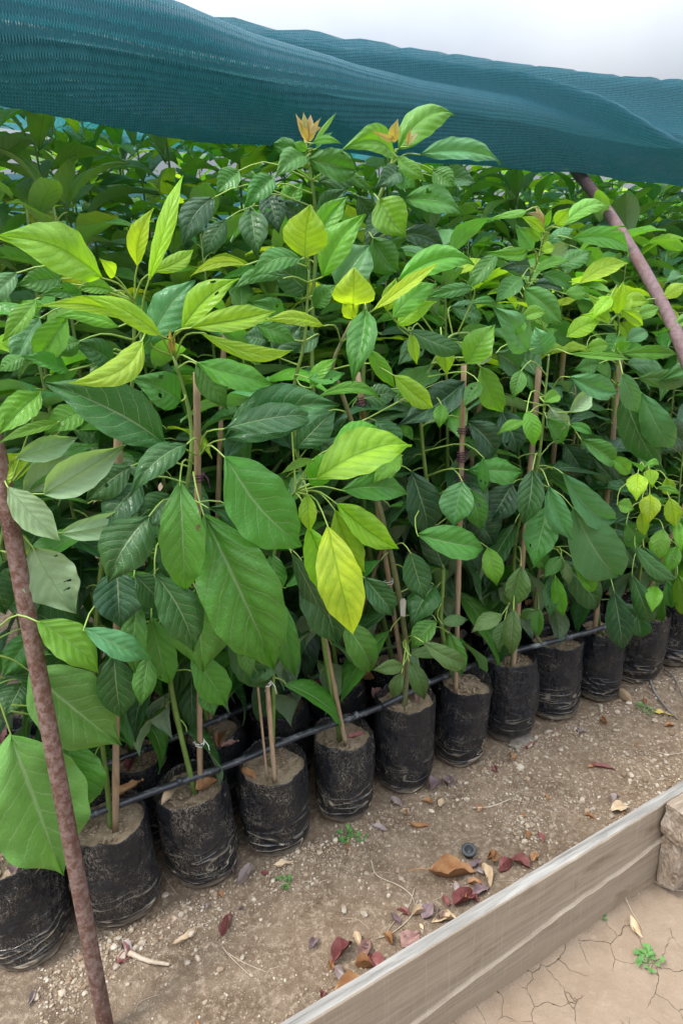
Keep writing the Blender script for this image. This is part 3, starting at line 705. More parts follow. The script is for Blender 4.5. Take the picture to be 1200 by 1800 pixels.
# S3 yellow veined drooping group
hero_sapling('sapling with hanging bright yellow leaves whose veins stand out dark green', F0(3), [(480, 1190, 0), (470, 1050, 0), (500, 900, -.06), (520, 862, -.1)], -.1, [
 (556, 842, 728, 776, 80, 'Y', 6, .04, dict(tilt=-.1, n=(520, 865, -.12))), (582, 788, 668, 750, 66, 'L', 3, -.1), (545, 852, 590, 790, 50, 'L', 3, 0), (600, 862, 718, 868, 50, 'M', 4, .05, dict(n=(530, 862, -.12))),
 (704, 800, 656, 850, 42, 'L', 4, 0, dict(wave=.08)), (550, 808, 494, 832, 18, 'L', 4, 0), (540, 868, 545, 936, 34, 'Y', 5, 0), (592, 886, 700, 964, 54, 'Y', 5, -.06, dict(n=(525, 865, -.12))), (588, 896, 642, 1006, 56, 'Y', 5, -.06, dict(n=(525, 865, -.12))),
 (576, 925, 622, 1120, 76, 'Z', 7, 0, dict(tilt=.05, q=.012, fold=.15, n=(525, 866, -.12))), (542, 925, 565, 1052, 60, 'Y', 5, .08, dict(n=(520, 866, -.12))), (405, 1100, 470, 1215, 70, 'D', 0, 0), (426, 1120, 440, 1193, 34, 'M', 2, 0),
 (490, 1050, 520, 1196, 48, 'M', 1, 0), (478, 972, 490, 1046, 46, 'M', 1, 0), (530, 985, 592, 1132, 86, 'D', 0, 0), (512, 972, 580, 1112, 38, 'D', 1, 0), (450, 1030, 430, 1120, 60, 'D', 0, 0), (440, 980, 500, 1060, 50, 'D', 0, 0),
 (480, 1150, 440, 1205, 50, 'D', 0, 0), (500, 700, 480, 760, 40, 'D', 0, 0)],
 r0=.006, rng_seed=6, extra=19, ezr=(.42, .95))
# S4 whorl in the centre
hero_sapling('sapling with a round backlit yellow-green leaf on top and a tie at knee height', F0(4), [(570, 1140, 0), (545, 950, .02), (515, 720, 0), (535, 600, -.03), (543, 470, -.04)], -.03, [
 (536, 452, 545, 360, 78, 'Y', 3, .03, dict(p=.8, tilt=.0, fold=.05)), (549, 432, 611, 345, 42, 'L', 2, .05), (568, 486, 643, 377, 58, 'L', 3, .05), (530, 455, 438, 490, 42, 'M', 2, -.1), (496, 490, 410, 508, 30, 'M', 1, -.1),
 (590, 508, 650, 430, 72, 'G', -1, 0), (540, 512, 478, 458, 60, 'D', 0, 0), (432, 466, 334, 486, 18, 'Y', 2, -.1), (552, 540, 590, 500, 40, 'M', 0, 0), (500, 560, 440, 530, 40, 'M', 0, 0), (545, 682, 592, 630, 30, 'L', 3, .1),
 (540, 664, 606, 655, 30, 'M', 3, -.1), (560, 697, 678, 706, 24, 'L', 4, .1), (478, 620, 530, 570, 50, 'D', -1, 0), (470, 600, 430, 590, 50, 'D', 0, 0), (560, 590, 500, 620, 40, 'D', -1, 0), (450, 570, 520, 600, 36, 'M', 0, 0),
 (600, 1090, 655, 1186, 58, 'M', 1, 0), (640, 1015, 695, 1086, 48, 'D', 2, 0), (560, 780, 620, 820, 60, 'D', -1, 0), (520, 790, 590, 720, 60, 'D', -1, 0)],
 r0=.0065, rng_seed=7, extra=23, ezr=(.42, 1.15))
# S5
hero_sapling('sapling with a thick knotty stem and two pure yellow leaves halfway up', F0(5), [(715, 1150, 0), (690, 990, 0), (655, 850, 0), (600, 690, -.02), (585, 640, -.04), (618, 565, -.05)], -.05, [
 (621, 537, 622, 472, 74, 'Z', 4, 0, dict(p=.75, tip=.1, fold=.05, tilt=0, n=(620, 575, -.06))), (567, 573, 463, 564, 28, 'Z', 4, -.04), (643, 545, 619, 670, 56, 'M', 5, .03), (655, 546, 770, 462, 24, 'Z', 5, .0, dict(tilt=.2, n=(618, 600, -.06))),
 (645, 612, 694, 682, 30, 'L', 4, 0), (692, 660, 768, 716, 42, 'Y', 5, -.08), (620, 560, 606, 520, 34, 'Y', 3, 0), (720, 970, 746, 1056, 54, 'D', 2, 0), (722, 828, 752, 940, 70, 'B', 0, 0), (764, 1030, 722, 1100, 60, 'D', -1, 0),
 (708, 1170, 655, 1178, 27, 'U', 3, 0), (706, 1182, 690, 1228, 27, 'U', 3, 0), (718, 1160, 745, 1230, 35, 'U', 3, 0), (742, 1128, 822, 1162, 38, 'U', 4, -.1, dict(n=(718, 1130, -.05))), (720, 1152, 776, 1150, 24, 'U', 3, 0),
 (766, 1090, 722, 1140, 40, 'M', 1, 0), (790, 1112, 812, 1190, 40, 'M', 1, 0), (690, 760, 640, 800, 60, 'D', 0, 0), (815, 672, 695, 750, 58, 'B', 0, .05), (660, 740, 700, 800, 50, 'D', -1, 0)],
 r0=.0085, rng_seed=8, extra=23, ezr=(.42, 1.1), woody=1)
# S6
hero_sapling('sapling with a green stem arching over beside the pinkish cane', F0(6), [(775, 1100, 0), (778, 1000, 0), (750, 850, .02), (738, 700, 0), (760, 640, -.02), (790, 592, -.03), (822, 585, -.04)], -.03, [
 (700, 492, 838, 460, 50, 'L', 4, .06), (690, 560, 770, 494, 44, 'L', 4, .05), (698, 572, 766, 528, 38, 'Y', 3, .05), (830, 506, 740, 526, 24, 'M', 3, 0), (680, 546, 696, 488, 32, 'Y', 2, 0), (718, 580, 816, 616, 36, 'D', 4, -.08),
 (722, 584, 732, 641, 22, 'Y', 4, 0, dict(curl=.8)), (775, 590, 785, 661, 34, 'Y', 3, 0, dict(wave=.1)), (775, 710, 772, 752, 28, 'L', 2, 0), (820, 640, 870, 570, 56, 'L', 5, .02, dict(p=.8)), (845, 645, 886, 726, 50, 'L', 3, -.08),
 (842, 672, 815, 715, 30, 'M', 4, 0), (862, 627, 798, 600, 44, 'P', 2, 0), (733, 940, 857, 962, 60, 'M', 4, -.06, dict(q=.006)), (812, 846, 795, 926, 64, 'G', 3, 0), (826, 860, 846, 932, 44, 'M', 2, 0), (822, 826, 918, 830, 50, 'M', 2, -.05),
 (848, 803, 850, 870, 22, 'M', 3, 0), (820, 740, 872, 802, 58, 'B', 0, 0), (856, 962, 873, 1030, 40, 'L', 1, 0), (776, 1096, 823, 1088, 24, 'U', 2, 0), (700, 700, 760, 640, 40, 'M', 0, 0), (640, 700, 700, 690, 40, 'D', 0, 0),
 (790, 540, 850, 560, 40, 'D', 0, 0), (740, 600, 700, 640, 40, 'D', 0, 0), (780, 1000, 740, 900, 50, 'B', -1, 0), (830, 900, 870, 960, 70, 'B', -1, 0)],
 r0=.007, rng_seed=9, extra=23, ezr=(.42, 1.1))
# S7
hero_sapling('sapling with blue-green pointed leaves hanging around the grey weathered cane', F0(7), [(903, 1120, 0), (905, 950, .02), (940, 835, -.04), (952, 760, -.05), (957, 700, -.05), (964, 622, -.04)], -.05, [
 (935, 826, 918, 925, 50, 'D', 4, .04, dict(q=.004)), (964, 854, 1006, 950, 44, 'G', 4, -.06), (988, 832, 1088, 912, 52, 'G', 4, -.12, dict(n=(948, 828, -.06))), (962, 890, 937, 998, 62, 'M', 3, 0), (1006, 893, 1098, 1020, 82, 'G', 3, -.06, dict(q=.008, n=(950, 850, -.05))),
 (918, 740, 875, 760, 22, 'L', 4, 0), (925, 722, 938, 786, 34, 'L', 5, 0), (960, 735, 990, 780, 36, 'M', 2, 0), (955, 706, 984, 692, 25, 'L', 4, 0), (1000, 663, 1084, 690, 42, 'G', 3, -.06, dict(n=(967, 690, -.05))), (1000, 622, 1115, 630, 15, 'L', 4, -.03),
 (1000, 724, 1038, 690, 34, 'P', 2, 0), (966, 716, 994, 766, 42, 'P', 1, 0), (925, 616, 868, 540, 62, 'G', 4, 0), (956, 622, 940, 575, 50, 'G', 3, 0), (921, 560, 893, 592, 30, 'L', 5, 0), (916, 560, 962, 550, 26, 'L', 5, .1), (872, 620, 916, 650, 48, 'D', 1, 0),
 (915, 652, 900, 702, 30, 'M', 2, 0), (915, 994, 900, 1068, 46, 'U', 3, 0), (902, 1070, 898, 1157, 35, 'U', 4, 0), (882, 1080, 828, 1112, 33, 'U', 3, 0), (886, 1090, 874, 1146, 28, 'U', 2, 0), (915, 1085, 945, 1072, 20, 'U', 2, 0), (890, 1060, 880, 1040, 16, 'U', 2, 0),
 (880, 720, 910, 800, 55, 'B', -1, 0), (900, 850, 860, 920, 60, 'B', -1, 0), (990, 780, 1030, 840, 45, 'B', -1, 0)],
 r0=.0065, rng_seed=10, extra=21, ezr=(.42, 1.1))
# S8..S12
hero_sapling('bushy sapling with small lower leaves just right of the white-footed cane', F0(8), [(940, 1110, 0), (950, 990, 0), (985, 880, .02), (1010, 760, 0), (1010, 680, 0)], -.02, [
 (975, 1012, 990, 1088, 28, 'L', 3, 0), (970, 1008, 966, 1086, 30, 'D', 2, 0), (985, 985, 1056, 1076, 58, 'D', 1, 0), (1005, 980, 1050, 1040, 28, 'L', 3, -.08), (990, 985, 1000, 1030, 22, 'U', 3, 0), (986, 978, 955, 1016, 26, 'M', 3, 0), (946, 1068, 945, 1122, 24, 'M', 2, 0),
 (1020, 772, 1083, 816, 40, 'M', 3, -.06), (1000, 746, 1042, 764, 18, 'M', 3, 0), (1070, 805, 1108, 832, 28, 'L', 4, 0), (960, 1000, 930, 960, 30, 'M', 1, 0), (1030, 900, 1060, 880, 40, 'D', 0, 0), (1000, 960, 1060, 940, 40, 'D', 0, 0), (1000, 1010, 1010, 1060, 40, 'B', 0, 0)],
 r0=.006, rng_seed=12, extra=14, ezr=(.42, 1.1), woody=1)
hero_sapling('sapling with broad blue-green leaves beside the tall straight brown cane on the right', F0(9), [(1050, 1050, 0), (1060, 900, 0), (1075, 760, 0), (1085, 640, -.02)], -.02, [
 (1095, 680, 1164, 824, 64, 'D', 2, -.06, dict(q=.006)), (1126, 690, 1188, 792, 54, 'G', 3, -.06), (1093, 655, 1122, 726, 38, 'G', 4, -.06), (1120, 665, 1204, 672, 34, 'M', 1, 0), (1078, 1038, 1095, 1150, 50, 'B', 4, 0, dict(q=.006)), (1050, 640, 1010, 650, 30, 'M', 1, 0),
 (1090, 950, 1060, 1040, 55, 'B', 0, 0), (1060, 930, 1120, 1000, 50, 'D', 1, 0), (1085, 1060, 1130, 1110, 40, 'D', 1, 0), (1140, 740, 1210, 790, 50, 'B', 0, 0), (1080, 860, 1040, 800, 40, 'B', -1, 0)],
 r0=.006, rng_seed=13, extra=16, ezr=(.45, 1.1))
hero_sapling('sapling with a cluster of small glossy lime leaves at the right edge', F0(10), [(1120, 1050, 0), (1130, 960, -.02), (1135, 880, -.06), (1135, 830, -.08)], -.08, [
 (1120, 832, 1118, 878, 38, 'Y', 4, 0), (1140, 826, 1146, 856, 26, 'Y', 3, 0), (1141, 870, 1140, 918, 38, 'Y', 4, 0), (1126, 900, 1132, 943, 22, 'Y', 3, 0), (1170, 840, 1176, 872, 26, 'Y', 3, 0), (1176, 875, 1186, 926, 32, 'Y', 4, 0), (1190, 915, 1196, 972, 20, 'L', 4, 0),
 (1084, 886, 1114, 896, 28, 'L', 3, 0), (1126, 826, 1105, 810, 10, 'L', 4, 0), (1131, 820, 1158, 818, 12, 'L', 4, .1), (1152, 858, 1198, 872, 12, 'L', 4, .1), (1115, 960, 1190, 1018, 30, 'G', 3, -.08), (1100, 920, 1126, 962, 45, 'M', 2, 0), (1130, 960, 1166, 1032, 32, 'D', 3, 0),
 (1110, 1010, 1146, 1102, 36, 'D', 2, 0), (1120, 1080, 1126, 1122, 40, 'D', 1, 0), (1150, 1028, 1145, 1076, 30, 'L', 3, 0), (1165, 930, 1150, 990, 36, 'L', 2, 0), (1190, 960, 1170, 1010, 30, 'L', 1, 0)],
 r0=.0055, rng_seed=14, extra=16, ezr=(.42, .9))
hero_sapling('small sapling in the last bag at the right edge with dull green leaves', F0(11), [(1185, 1000, 0), (1190, 900, 0), (1200, 780, 0)], 0, [
 (1190, 1010, 1200, 1085, 34, 'L', 3, 0), (1170, 1020, 1180, 1070, 30, 'M', 2, 0), (1150, 1100, 1165, 1050, 26, 'M', 1, 0), (1180, 900, 1210, 960, 40, 'M', 1, 0), (1205, 760, 1150, 800, 50, 'D', 0, 0)],
 r0=.0055, rng_seed=15, extra=22, ezr=(.42, 1.2))
hero_sapling('sapling just past the right edge of the row, leaves leaning into the photo', F0(12), [(1250, 950, 0), (1262, 700, 0)], 0, [
 (1235, 640, 1160, 668, 36, 'M', 2, 0), (1230, 560, 1172, 580, 30, 'L', 2, 0)], r0=.0055, rng_seed=16, extra=24, ezr=(.42, 1.3), etypes='DMMGL')
# second row, taller, tops in front of the net
hero_sapling('tallest central sapling with a pinkish cluster of new leaves against the dark net', R1(4), [(560, 900, .2), (548, 600, .2), (556, 400, .18), (536, 245, .16)], .16, [
 (541, 281, 629, 300, 52, 'M', 3, -.05), (538, 276, 484, 312, 42, 'M', 3, -.06), (526, 262, 477, 253, 34, 'M', 2, .06), (540, 250, 520, 200, 12, 'K', 3, 0), (540, 246, 533, 196, 14, 'K', 4, 0), (542, 246, 546, 200, 14, 'K', 4, 0), (544, 248, 562, 208, 14, 'K', 3, 0),
 (552, 250, 591, 198, 9, 'L', 3, 0), (546, 236, 565, 224, 12, 'K', 5, 0), (540, 262, 513, 252, 16, 'L', 3, 0), (548, 252, 600, 252, 14, 'L', 3, .1), (555, 262, 585, 232, 12, 'G', 2, 0), (540, 246, 527, 214, 12, 'K', 4, 0),
 (480, 310, 430, 362, 42, 'M', 2, 0), (440, 366, 452, 452, 54, 'D', 2, 0), (378, 346, 322, 430, 52, 'B', 1, -.1), (396, 386, 357, 450, 42, 'D', 1, 0), (470, 340, 490, 410, 50, 'B', 0, 0), (560, 320, 640, 310, 40, 'D', 0, 0), (610, 300, 655, 332, 20, 'M', 2, -.1),
 (630, 345, 660, 400, 40, 'D', 0, 0), (560, 380, 610, 330, 40, 'D', 0, 0), (500, 370, 530, 320, 40, 'L', -1, 0), (420, 300, 380, 340, 40, 'M', 0, 0), (540, 400, 490, 350, 40, 'B', 0, 0)],
 r0=.0075, rng_seed=20, extra=26, ezr=(.6, 1.5), group='tall avocado saplings of the second row')
hero_sapling('tall sapling with two broad light leaves and a pale yellow bud overlapping the net', R1(5), [(640, 900, .2), (640, 600, .2), (655, 400, .17), (680, 310, .15), (697, 262, .14)], .14, [
 (694, 279, 603, 262, 52, 'L', 3, -.12, dict(arch=.12)), (700, 262, 799, 198, 58, 'L', 2, .08), (738, 272, 886, 283, 42, 'G', 3, .04), (697, 275, 750, 316, 30, 'L', 4, -.12), (666, 352, 714, 416, 70, 'L', 3, -.08, dict(p=.75)), (708, 352, 816, 378, 52, 'M', 2, .06),
 (655, 418, 702, 479, 58, 'M', 2, -.08), (700, 412, 784, 447, 38, 'B', 1, .1), (692, 250, 698, 210, 22, 'K', 4, 0), (692, 240, 653, 228, 11, 'K', 4, .1), (714, 258, 735, 232, 13, 'K', 4, 0), (716, 258, 752, 240, 18, 'L', 3, .1), (715, 254, 722, 225, 8, 'K', 4, 0),
 (705, 300, 660, 330, 40, 'D', 1, 0), (690, 300, 730, 330, 40, 'M', 1, 0), (680, 380, 640, 420, 40, 'D', 0, 0), (760, 300, 800, 330, 40, 'M', 0, 0), (760, 310, 840, 320, 36, 'D', 0, 0), (640, 440, 690, 400, 40, 'B', -1, 0)],
 r0=.0085, rng_seed=21, extra=26, ezr=(.6, 1.5), group='tall avocado saplings of the second row')
hero_sapling('sapling with a crowded fan of light green leaves left of the bent steel hoop', R1(8), [(920, 900, .2), (900, 640, .18), (925, 510, .12), (950, 440, .1), (955, 392, .1)], .1, [
 (985, 400, 1072, 364, 32, 'L', 4, .08), (925, 370, 857, 384, 15, 'L', 4, .1), (956, 408, 918, 380, 20, 'Y', 4, 0), (975, 395, 1000, 366, 26, 'Y', 4, 0), (1004, 420, 1113, 450, 36, 'L', 4, .06), (1018, 498, 1104, 462, 34, 'Y', 4, .06), (926, 440, 848, 443, 24, 'L', 3, .1),
 (872, 446, 814, 514, 32, 'M', 3, .04), (916, 488, 870, 532, 38, 'M', 4, 0), (920, 508, 990, 572, 52, 'M', 5, 0), (936, 500, 992, 512, 30, 'B', 2, 0), (870, 531, 818, 534, 15, 'M', 3, 0), (940, 478, 1002, 458, 20, 'L', 4, .08), (950, 482, 1010, 506, 26, 'M', 3, 0),
 (994, 517, 1036, 514, 26, 'L', 4, 0), (960, 575, 1002, 600, 40, 'M', 1, 0), (955, 400, 940, 362, 12, 'K', 4, 0), (958, 398, 968, 368, 14, 'L', 4, 0), (950, 440, 975, 435, 22, 'Y', 4, 0), (960, 430, 1010, 400, 26, 'G', 2, 0), (930, 470, 885, 470, 40, 'B', 1, 0),
 (935, 440, 905, 395, 30, 'G', 2, 0), (948, 420, 920, 400, 20, 'L', 3, 0), (965, 445, 1000, 430, 30, 'P', 2, 0), (950, 385, 925, 375, 10, 'K', 4, 0), (1020, 440, 1060, 470, 34, 'L', 1, 0), (980, 470, 1040, 440, 40, 'M', 1, 0)],
 r0=.007, rng_seed=22, extra=26, ezr=(.6, 1.4), group='tall avocado saplings of the second row')
ycl = [(1080+10*math.cos(a), 560+rnd.uniform(-40, 10), 1080+rnd.uniform(35, 62)*math.cos(a), 540-rnd.uniform(20, 60)*math.sin(a)+rnd.uniform(-10, 20), rnd.uniform(18, 30), rnd.choice('YYLY'), rnd.randint(3, 5), 0) for a in [-.4+.42*k for k in range(11)]]
hero_sapling('sapling with a yellow-green tuft of young leaves under the bent steel hoop', R1(10), [(1080, 900, .2), (1075, 700, .14), (1085, 590, .1), (1086, 505, .08)], .08, ycl+[
 (995, 592, 1055, 564, 36, 'Y', 4, .06), (1030, 612, 1070, 606, 26, 'L', 4, 0), (1090, 622, 1192, 622, 24, 'L', 4, 0), (1165, 524, 1204, 498, 26, 'Y', 3, 0), (1150, 545, 1200, 570, 26, 'Y', 2, 0), (1086, 590, 1060, 640, 40, 'M', 1, 0), (1100, 600, 1140, 580, 30, 'G', 2, 0), (1110, 560, 1160, 540, 26, 'L', 3, 0),
 (1100, 640, 1170, 650, 34, 'G', 2, 0), (1080, 620, 1110, 600, 26, 'L', 3, 0)],
 r0=.0065, rng_seed=23, extra=24, ezr=(.6, 1.3), group='tall avocado saplings of the second row')

# ---------------------------------------------------------------- grown saplings behind
HI = VAR
def grown(foot, top, r, label, group, indiv, n=34, z0=.5, topty='LLYMG', botty='DDMBDM'):
    root = empty('avocado_sapling', foot, label, 'sapling', group)
    lean = Vector((r.uniform(-.06, .06), r.uniform(-.06, .06), 0))
    pts = spline([Vector((0, 0, .2)), lean*.5+Vector((r.uniform(-.02, .02), 0, top*.55)), lean+Vector((0, 0, top))], 14)
    mb = MB(); mb.tube(pts, [.0075*(1-.6*i/13) for i in range(14)], 7); mb.obj('stem', [M_STEMG], root)
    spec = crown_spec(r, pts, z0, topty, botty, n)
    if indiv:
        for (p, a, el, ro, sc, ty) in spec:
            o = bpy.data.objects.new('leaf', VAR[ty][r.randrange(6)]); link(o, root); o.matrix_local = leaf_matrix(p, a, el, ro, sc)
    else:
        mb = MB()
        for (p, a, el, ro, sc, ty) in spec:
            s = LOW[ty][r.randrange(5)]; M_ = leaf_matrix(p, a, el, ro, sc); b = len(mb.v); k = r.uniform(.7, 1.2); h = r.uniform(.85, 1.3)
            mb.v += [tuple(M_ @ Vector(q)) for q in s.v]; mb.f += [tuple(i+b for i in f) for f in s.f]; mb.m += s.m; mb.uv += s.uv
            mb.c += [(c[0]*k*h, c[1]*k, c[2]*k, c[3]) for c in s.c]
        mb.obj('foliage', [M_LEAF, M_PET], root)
rr = random.Random(99)
used = {(1, 4), (1, 5), (1, 8), (1, 10)}
L2 = 'leafy green sapling of the second row filling the gaps behind the front plants'
cells = []
for i in range(-1, 15):
    if (1, i) in used: continue
    f = R1(i); q = proj(f+Vector((0, 0, 1.0)))
    if -150 < q[0] < 1330: cells.append((f, rr.uniform(1.25, 1.5) if q[0] > 250 else rr.uniform(1.3, 1.42), 1))
HX, HY = [0, 300, 560, 880, 1010, 1200], [176, 240, 262, 294, 302, 328]
for k, v in enumerate((.39, .6, .85, 1.12, 1.42, 1.75, 2.1, 2.5)):
    st = (.2, .21, .23, .25, .27, .29, .32, .34)[k]
    for i in range(-6, 40):
        f = SV(i*st+rr.uniform(-.05, .05), v+rr.uniform(-.04, .04)); q = proj(f+Vector((0, 0, 1.3)))
        if not (-130 < q[0] < 1330) or q[2] < .5: continue
        # crowns reach up to just under the hem of the net as seen along each line of sight, and stay below the net itself
        hem = interp(q[0], HX, HY)+(rr.uniform(60, 170) if k < 2 else rr.uniform(-125, -15) if q[0] < 620 else rr.uniform(-30, 30)); z_ = 1.4
        for _ in range(6): z_ += (proj(Vector((f.x, f.y, z_)))[1]-hem)/FPX*q[2]
        cap = 1.60 if k == 0 else 1.72 if k == 1 else 2.25
        cells.append((f, max(1.25, min(cap, z_-.07)), 2+k))
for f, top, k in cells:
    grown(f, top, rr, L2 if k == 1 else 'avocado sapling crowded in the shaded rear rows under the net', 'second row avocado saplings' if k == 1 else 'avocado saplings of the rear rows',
          k == 1, 40 if k < 3 else 54, .42 if k < 3 else .7, 'LLYMLGL' if k > 1 else 'LMMGYL', 'DDMBDM' if k < 4 else 'DMLLGM')  # paler leaf types at the rear: light through the canopy put into colour

# ---------------------------------------------------------------- canes
def cane(p0, p1, rad, label, twine=None, foot=None):
    root = empty('bamboo_cane', p0, label, 'cane', 'bamboo canes supporting the saplings')
    mb = MB(); n = 22; pts = [Vector(p0).lerp(Vector(p1), i/(n-1)) for i in range(n)]
    mb.tube(pts, [rad*(1+(.10 if i % 5 == 3 else 0))*(1+.03*math.sin(i)) for i in range(n)], 10, jit=.02)
    o = mb.obj('shaft', [M_CANE], root, loc=p0); o.location = (0, 0, 0)
    if twine is not None:
        for (f, m_, turns) in twine:
            c = Vector(p0).lerp(Vector(p1), f); tb = MB(); ax = (Vector(p1)-Vector(p0)).normalized(); u = ax.orthogonal().normalized(); w = ax.cross(u)
            pp = [c+ax*(.012*(k/10-turns/2)*.5)+(u*math.cos(k*.628)+w*math.sin(k*.628))*(rad+.004+.004*(k % 7 == 0)) for k in range(int(turns*10)+1)]
            tb.tube(pp, .0014, 5, cap=False); tb.tube([pp[-1], pp[-1]+Vector((.012, -.01, -.012)), pp[-1]+Vector((.014, -.014, -.03))], .0012, 5)
            tb.tube([pp[0], pp[0]+Vector((-.008, -.01, .006)), pp[0]+Vector((-.016, -.014, -.01))], .0012, 5)
            o = tb.obj('tie', [m_], root, loc=p0); o.location = (0, 0, 0)
TW = M_TWINE
def CN(a, b, r, lab, tw=None): cane(G(a[0], a[1], .215), T(*b), r, lab, tw)
CN((203, 1462), (209, 650, -.1), .0075, 'cut-off cane in the bag beside the rusty pole, its end showing above leaves')
CN((352, 1392), (346, 655, -.10), .0065, 'cane tied with dark twine behind the biggest dark leaves', [(.80, TW, 3), (.15, M_TIE, 2)])
CN((483, 1375), (455, 1020, .03), .006, 'short light cane with a white tie in the wide dusty bag', [(.5, M_TIE, 2)])
CN((470, 1372), (438, 1060, .0), .003, 'thin split stick leaning in the wide dusty bag')
CN((607, 1308), (555, 1040, .02), .006, 'pale cane leaning left in the speckled bag')
CN((716, 1238), (628, 655, .05), .0068, 'long brown cane leaning left against the thick knotty stem', [(.55, M_TIE, 2), (.42, M_TIE, 2), (.93, TW, 4)])
CN((800, 1225), (815, 640, -.03), .0068, 'pinkish cane with dark twine in the middle of the row', [(.83, TW, 3), (.76, TW, 5), (.70, TW, 3)])
CN((900, 1186), (947, 645, -.03), .0078, 'grey weathered cane tied with purple string near its top', [(.83, TW, 4), (.68, TW, 4)])
CN((1043, 1125), (1091, 605, .0), .0078, 'tall straight brown cane right of the purple-tied one', [(.7, TW, 2)])
CN((1120, 1085), (1205, 880, -.1), .006, 'slanting orange cane at the right edge by the lime leaves')
cane(R1(8)+Vector((0, 0, .22)), T(993, 590, .12), .0075, 'brown cane half hidden behind the grey-green leaves of the crowded fan', [(.7, TW, 3)])
cane(R1(4)+Vector((0, 0, .22)), T(690, 900, .15), .006, 'dark cane deep between the middle saplings')
cane(R1(2)+Vector((0, 0, .22)), T(395, 560, .2), .006, 'dark cane standing in the second row behind the big leaves')
cane(R1(1)+Vector((0, 0, .22)), T(205, 900, .18), .006, 'dark cane in the second row near the rusty pole')
cane(R1(6)+Vector((0, 0, .22)), T(850, 660, .2), .006, 'thin cane in the second row behind the pinkish one')
# plant tag
lt = MB(); c = T(708, 1068, -.03)
q = [c+RT*x+UP*y for x, y in ((-.006, -.022), (.006, -.024), (.008, .018), (.004, .024), (-.004, .023), (-.008, .016))]
lt.add(q+[p+F*.0012 for p in q], [tuple(range(6)), tuple(range(11, 5, -1))]+[(i, (i+1) % 6, 6+(i+1) % 6, 6+i) for i in range(6)])
tag(lt.obj('plant_tag', [simple('aged_plastic', (.26, .24, .19), (.36, .33, .27), 80, .6)], smooth=False), 'small white plastic tag hanging behind the thick knotty stem', 'plant tag')

# ---------------------------------------------------------------- drip pipes
def pipe(pxs, z, rad, label, name='irrigation_pipe'):
    root_pts = spline([G(x, y, z) for x, y in pxs], 60); mb = MB(); mb.tube(root_pts, rad, 12)
    root = empty(name, root_pts[0], label, 'pipe')
    o = mb.obj('tube', [M_PIPE], root, loc=root_pts[0]); o.location = (0, 0, 0)
    dm = MB()
    for k in range(4, 58, 6):
        p = root_pts[k]; t = (root_pts[k+1]-p).normalized()
        d = MB(); d.tube([p-t*.006+Vector((0, 0, .004)), p+t*.006+Vector((0, 0, .004))], rad*1.08, 10)
        d.tube([p+Vector((0, 0, rad*.6)), p+Vector((0, 0, rad*1.3))+Vector((.002, -.004, 0))], [.004, .003], 8)
        oo = d.obj('dripper', [M_PIPE], root, loc=root_pts[0]); oo.location = (0, 0, 0)
pipe([(-60, 1512), (20, 1482), (140, 1440), (280, 1388), (420, 1338), (540, 1288), (660, 1246), (760, 1198), (870, 1155), (960, 1130), (1060, 1103), (1180, 1055), (1280, 1020)], .268, .0085, 'black drip pipe with scuffed grey patches lying across the front row of bags')
pipe([(-40, 1430), (190, 1342), (300, 1300), (370, 1270), (470, 1228), (560, 1190), (680, 1140), (840, 1080), (1000, 1020), (1200, 950)], .262, .008, 'black drip pipe lying across the second row of bags in the shade')

# ---------------------------------------------------------------- steel hoops
def hoop(pts, rad, mat, label):
    mb = MB(); P = spline(pts, 90); mb.tube(P, rad, 20); o = mb.obj('steel_hoop', [mat]); tag(o, label, 'pole')
base = G(186, 1800); A1 = T(130, 1480, (base-P0).dot(N)+.0)
# straight lower length, then over the plants outside the picture
def DP(px, py, depth):
    d = ray(px, py); return EYE+d*depth
pl = [G(188, 1815)]; d0 = (pl[0]-EYE).dot(F)
lo = pl[0]; hi = DP(-8, 780, d0-.20)
dirp = (hi-lo)
dz = dirp.z
pole = [lo+Vector((0, 0, -.05))+dirp*0]+[lo+dirp*t for t in (.02, .25, .5, .75, 1.0)]
e = pole[-1]; pole += [e+Vector((-.05, .10, .42)), e+Vector((-.16, .34, .72)), e+Vector((-.36, .75, .95)), e+Vector((-.62, 1.25, 1.02)), e+Vector((-.9, 1.8, .9))]
hoop(pole, .0148, M_RUST, 'straight rusty steel pole leaning across the lower left corner in front of the bags')
RP = [(1200, 618, -.14), (1178, 565, -.06), (1150, 510, .03), (1110, 440, .16), (1062, 365, .32), (1012, 300, .49), (992, 278, .58)]
rp = [T(*q) for q in RP]; e = rp[0]
e2 = T(1252, 760, -.26); e3 = T(1300, 950, -.33); low = Vector((e3.x, e3.y, 0))+D*.12-N*.02
rp = [low+Vector((0, 0, -.04)), low.lerp(e3, .5)+D*.03, e3, e2]+rp+[rp[-1]+N*.25+Vector((0, 0, .13)), rp[-1]+N*.7+Vector((0, 0, .26)), rp[-1]+N*1.3+Vector((0, 0, .27)), rp[-1]+N*2.0+Vector((0, 0, .1))]
hoop(rp, .0175, M_RUST2, 'bent purplish brown steel hoop curving up under the net on the right')

